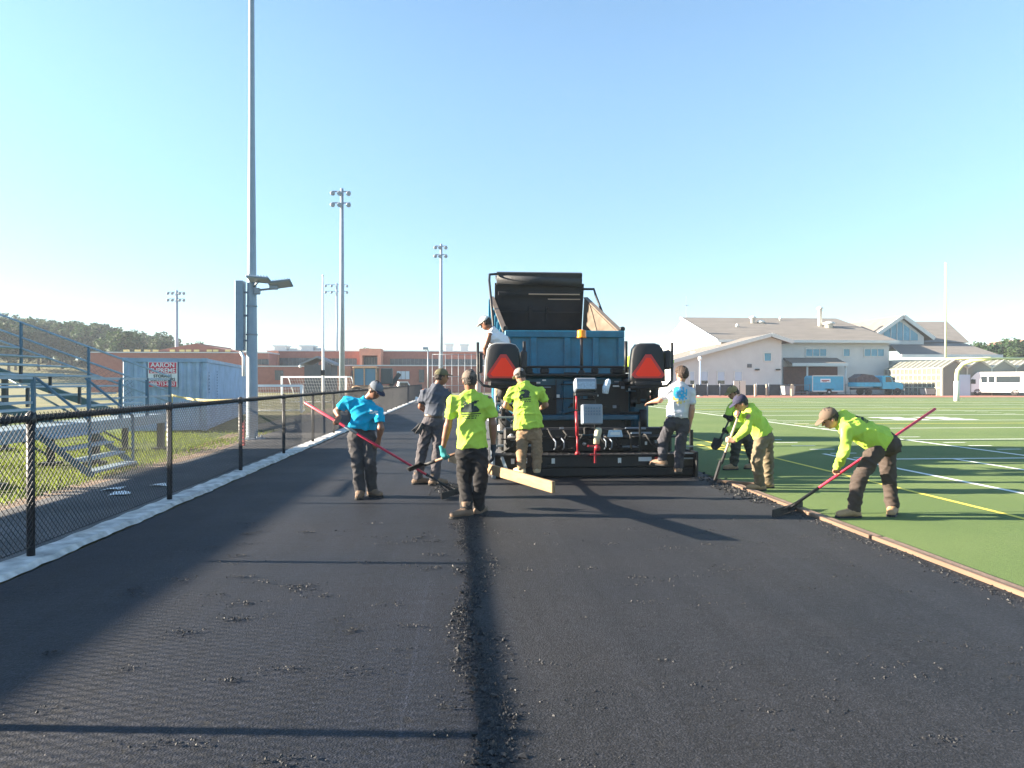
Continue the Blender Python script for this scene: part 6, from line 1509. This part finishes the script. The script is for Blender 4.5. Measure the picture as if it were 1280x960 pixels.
# --- navy cap shoveller
ax9 = (V3(at(924, 515, 10.3)) - V3(at(897, 579, 10.35))).normalized()
p9 = person('shoveller in neon long-sleeved hoodie, navy cap and khaki trousers at the asphalt edge', 10.5,
    dict(head=(926, 504, -.03), neck=(935, 512, 0), sha=(937, 518, -.16), shb=(938, 514, .18), ela=(933, 537, -.22), elb=(926, 522, .12), haa=(911, 550, -.17), hab=(922, 517, -.18),
         pel=(954, 543, .02), hipa=(952, 549, -.07), hipb=(957, 548, .1), kna=(946, 576, -.12), knb=(960, 574, .12), anka=(950, 605, -.04), ankb=(960, 602, .2)),
    (-.85, .45, 0), (-.85, .05, -.5), dict(shirt=NEON, sleeve='long', trousers=('khaki_olive_trousers', (.16, .13, .085), .2), boot=BOOT, toe=(-1, -.1, 0), cap=('cap_faded_navy', (.035, .035, .065)), hood=1, hem=.0, wide=1.1), 'light', grip={'a': ax9, 'b': ax9})
# --- bent worker on the right
ax10 = (V3(at(1169, 511, 9.0)) - V3(at(985, 632, 8.62))).normalized()
p10 = person('bent-over worker in neon sweatshirt and brown cap pulling a red rake on the turf', 8.45,
    dict(head=(1037, 523, -.02), neck=(1049, 526, 0), sha=(1056, 538, -.18), shb=(1062, 528, .20), ela=(1056, 566, -.22), elb=(1086, 556, .40), haa=(1046, 589, .21), hab=(1111, 549, .42),
         pel=(1103, 552, .02), hipa=(1096, 561, -.08), hipb=(1108, 559, .12), kna=(1073, 600, -.1), knb=(1111, 600, .12), anka=(1067, 637, -.08), ankb=(1116, 636, .12)),
    (-.6, .2, -.75), (-.8, .08, -.58), dict(shirt=NEON, sleeve='long', trousers=('brown_grey_trousers', (.065, .050, .043), .2), boot=BOOT, toea=(-1, -.1, 0), toeb=(-.55, -.8, 0), cap=('cap_brown_camo', (.13, .095, .07)), hood=1, hem=.02, wide=1.28), 'light', grip={'a': ax10, 'b': ax10})
decal(p10[2], p10[4], 'shirt_print', LOGO, {'#': INK}, .0, .66, .22, .18)
# ================================================================== HAND TOOLS
HRED = mat('tool_red', (.50, .03, .07), .4, var=.15, scale=20)
def rake(top, head, hdir, label, grey=None):
    """asphalt lute: long tube handle and a wide flat head on the ground"""
    t = thing('asphalt_rake', label, 'rake', (head.x, head.y, 0), world=True); top = V3(top); head = V3(head)
    mb = MB(); mb.tube(head, top, .017, n=10); mb.build('handle', HRED, t)
    if grey: mb = MB(); mb.tube(line(head, top, grey[0]), line(head, top, grey[1]), .0185, n=10); mb.build('grip_sleeve', GALV, t)
    mb = MB(); mb.tube(head + (top - head).normalized() * -.02, line(head, top, .2), .0195, n=10); mb.build('socket', BLACKD, t)
    hv = V3(hdir).normalized(); mb = MB(); c = V3((head.x, head.y, head.z)); mb.bar(c - hv * .42 - V3((0, 0, .0)), c + hv * .42, .012, .085, bv=.003)
    for k in range(15): mb.bar(c + hv * (-.4 + .057 * k) + V3((0, 0, -.03)), c + hv * (-.4 + .057 * k) + V3((0, 0, -.052)), .012, .008, V3((1, 0, 0)))
    mb.build('rake_head', BLACKD, t)
    mb = MB()
    for s in (-1, 1): mb.tube(c + hv * .2 * s, line(head, top, .13), .007, n=6)
    mb.build('head_brace', BLACKD, t)
    return t
d1 = V3(hb - ha).normalized(); hd1 = ha + d1 * ((.06 - ha.z) / d1.z); tp1 = ha - d1 * .50
rake(tp1, hd1, V3((.45, .9, 0)), 'long red rake held across the body by the bright-blue-shirted worker', (.66, .74))
h10 = V3(at(985, 632, 8.62)); h10.z = .06; t10 = V3(at(1169, 511, 9.0))
rake(t10, h10, V3((.75, .65, 0)), 'long red rake pulled by the bent-over worker on the turf')
def shovel(grip_, tip, label, sm_, gm, curve=1, bw=.115, bl=.30):
    t = thing('shovel', label, 'shovel', tuple(tip), world=True); g = V3(grip_); p = V3(tip); d = (p - g).normalized(); s = d.cross(V3((0, 0, 1))).normalized(); u = s.cross(d)
    root_ = p - d * bl
    mb = MB(); mb.tube(g + d * .10, root_, .0165, n=10); mb.build('shaft', sm_, t)
    mb = MB(); mb.path([g + d * .11, g + d * .08 + s * .03, g + d * .03 + s * .055, g + s * .058], .012, 8); mb.path([g + d * .11, g + d * .08 - s * .03, g + d * .03 - s * .055, g - s * .058], .012, 8); mb.tube(g - s * .062, g + s * .062, .015, n=10); mb.build('grip', gm, t)
    mb = MB(); mb.tube(root_ - d * .14, root_ + d * .04, .021, n=10); mb.build('socket', BLACKD, t)
    mb = MB(); vs = []; fs = []
    for i in range(7):
        v = i / 6; w = bw * (1 if v < .7 else 1 - .55 * ((v - .7) / .3) ** 2)
        for j in range(7):
            x = (j / 6 - .5) * 2; vs.append(root_ + d * bl * v + s * w * x + u * (.035 * (x * x) - .012 * v))
    for i in range(6):
        for j in range(6): fs.append((i * 7 + j, i * 7 + j + 1, (i + 1) * 7 + j + 1, (i + 1) * 7 + j))
    mb._add(vs, fs, True); o = mb.build('blade', BLACKD, t); m_ = o.modifiers.new('thickness', 'SOLIDIFY'); m_.thickness = .004
    return t
shovel(g3b, g3b + ax3 * .98, 'short shovel with red D-grip carried level by the nearest worker', mat('shaft_brown', (.22, .12, .07), .6), HRED)
p = V3(at(894, 601, 10.38)); p.z = max(p.z, .02)
shovel(V3(at(925, 514, 10.3)), p, 'shovel with pale wooden shaft held upright by the navy-capped worker', mat('shaft_ash', (.48, .38, .27), .6, var=.1), BLACKP)
p = V3(at(893, 556, 12.62))
shovel(V3(at(914, 520, 12.74)), V3(at(894, 562, 12.6)), 'black shovel held off the turf by the olive-capped worker', BLACKP, BLACKP, bw=.13, bl=.22)
# small things carried
w = p2[4]; c = V3(at(525, 531, 11.0))
tl = thing('work_gloves', 'black work gloves tucked at the hip of the dark-shirted man', 'gloves', tuple(c), world=True)
for k, (dx, a) in enumerate(((0, -.5), (.035, .25))):
    B = Fld(np.array(c) - .2, np.array(c) + .2, .007); o = np.array(c) + np.array((dx, -.02 * k, 0)); dn = nrm((-.5 + a * .4, -.1, -.85))
    sd = nrm(np.cross(dn, (0, 1, 0)))
    B.cone(o, o + dn * .08, .032, .036, .01, ((0, 1, 0), .5))
    for q in (-.026, -.009, .009, .026): B.cone(o + dn * .08 + sd * q, o + dn * .15 + sd * q * 1.5, .012, .009, .004)
    B.cone(o + dn * .03 + sd * .03, o + dn * .07 + sd * .065, .013, .01, .006)
    V, Q = B.mesh(); rawmesh('glove', V - np.array(c), Q, mat('glove_black_leather', (.02, .02, .022), .6), tl)
# ================================================================== CAMERA, SKY, SUN
cd = bpy.data.cameras.new('camera'); co = bpy.data.objects.new('camera', cd); COL.objects.link(co)
cd.sensor_width = 36; cd.sensor_fit = 'HORIZONTAL'; cd.lens = F / 1280 * 36; cd.clip_end = 4000; cd.clip_start = .05
co.location = (0, 0, CAMZ); co.rotation_euler = (R(90) + PITCH, 0, -YAW); SC.camera = co
EL, AZ = R(17.4), R(6)
w = bpy.data.worlds.new('World'); SC.world = w; w.use_nodes = True; nt = w.node_tree
bg = nt.nodes['Background']; sky = nt.nodes.new('ShaderNodeTexSky'); sky.sky_type = 'NISHITA'; sky.sun_disc = False
sky.sun_elevation = EL; sky.sun_rotation = R(-90) + AZ; sky.air_density = AIR; sky.dust_density = DUST; sky.ozone_density = OZONE; sky.altitude = 0
mx = nt.nodes.new('ShaderNodeMix'); mx.data_type = 'RGBA'; mx.blend_type = 'MULTIPLY'; mx.inputs['Factor'].default_value = 1; mx.inputs['B'].default_value = (*TINT, 1)
nt.links.new(sky.outputs[0], mx.inputs['A']); tc = nt.nodes.new('ShaderNodeTexCoord'); sx = nt.nodes.new('ShaderNodeSeparateXYZ'); nt.links.new(tc.outputs['Generated'], sx.inputs[0])
mr = nt.nodes.new('ShaderNodeMapRange'); mr.interpolation_type = 'SMOOTHSTEP'; mr.inputs['From Min'].default_value = 0.0; mr.inputs['From Max'].default_value = .45; nt.links.new(sx.outputs['Z'], mr.inputs['Value'])
hzn = nt.nodes.new('ShaderNodeMix'); hzn.data_type = 'RGBA'; hzn.inputs['A'].default_value = (*HORI, 1); hzn.inputs['B'].default_value = (*ZENI, 1); nt.links.new(mr.outputs['Result'], hzn.inputs['Factor'])
m3 = nt.nodes.new('ShaderNodeMix'); m3.data_type = 'RGBA'; m3.blend_type = 'MULTIPLY'; m3.inputs['Factor'].default_value = 1
nt.links.new(mx.outputs['Result'], m3.inputs['A']); nt.links.new(hzn.outputs['Result'], m3.inputs['B']); nt.links.new(m3.outputs['Result'], bg.inputs[0]); bg.inputs[1].default_value = SKY
sd = bpy.data.lights.new('sun', 'SUN'); so = bpy.data.objects.new('sun', sd); COL.objects.link(so)
sd.energy = SUN; sd.angle = R(.53); sd.color = (1.0, .86, .68)
dirv = V3((math.cos(EL) * math.cos(AZ), -math.cos(EL) * math.sin(AZ), -math.sin(EL)))   # light travels this way
so.rotation_euler = dirv.to_track_quat('-Z', 'Y').to_euler()
SC.view_settings.view_transform = 'Standard'; SC.view_settings.look = 'None'; SC.view_settings.exposure = EXPO; SC.view_settings.gamma = 1; SC.view_settings.use_curve_mapping = False
HZ = HAZE
if HZ > 0:
    mb = MB(); mb.box((0, 690, 12.4), (2200, 1700, 26.8)); hz = mb.build('haze', None or (hm := bpy.data.materials.new('air'))); tag(hz, kind='stuff')
    hm.use_nodes = True; hn = hm.node_tree; hn.nodes.remove(hn.nodes['Principled BSDF']); pv_ = hn.nodes.new('ShaderNodeVolumePrincipled'); pv_.inputs['Color'].default_value = (.80, .90, 1, 1); pv_.inputs['Density'].default_value = HZ; pv_.inputs['Anisotropy'].default_value = 0
    hn.links.new(pv_.outputs[0], hn.nodes['Material Output'].inputs['Volume'])
SC.cycles.max_bounces = 6; SC.cycles.use_denoising = True
for o in bpy.data.objects:
    if '_world' in o: del o['_world']
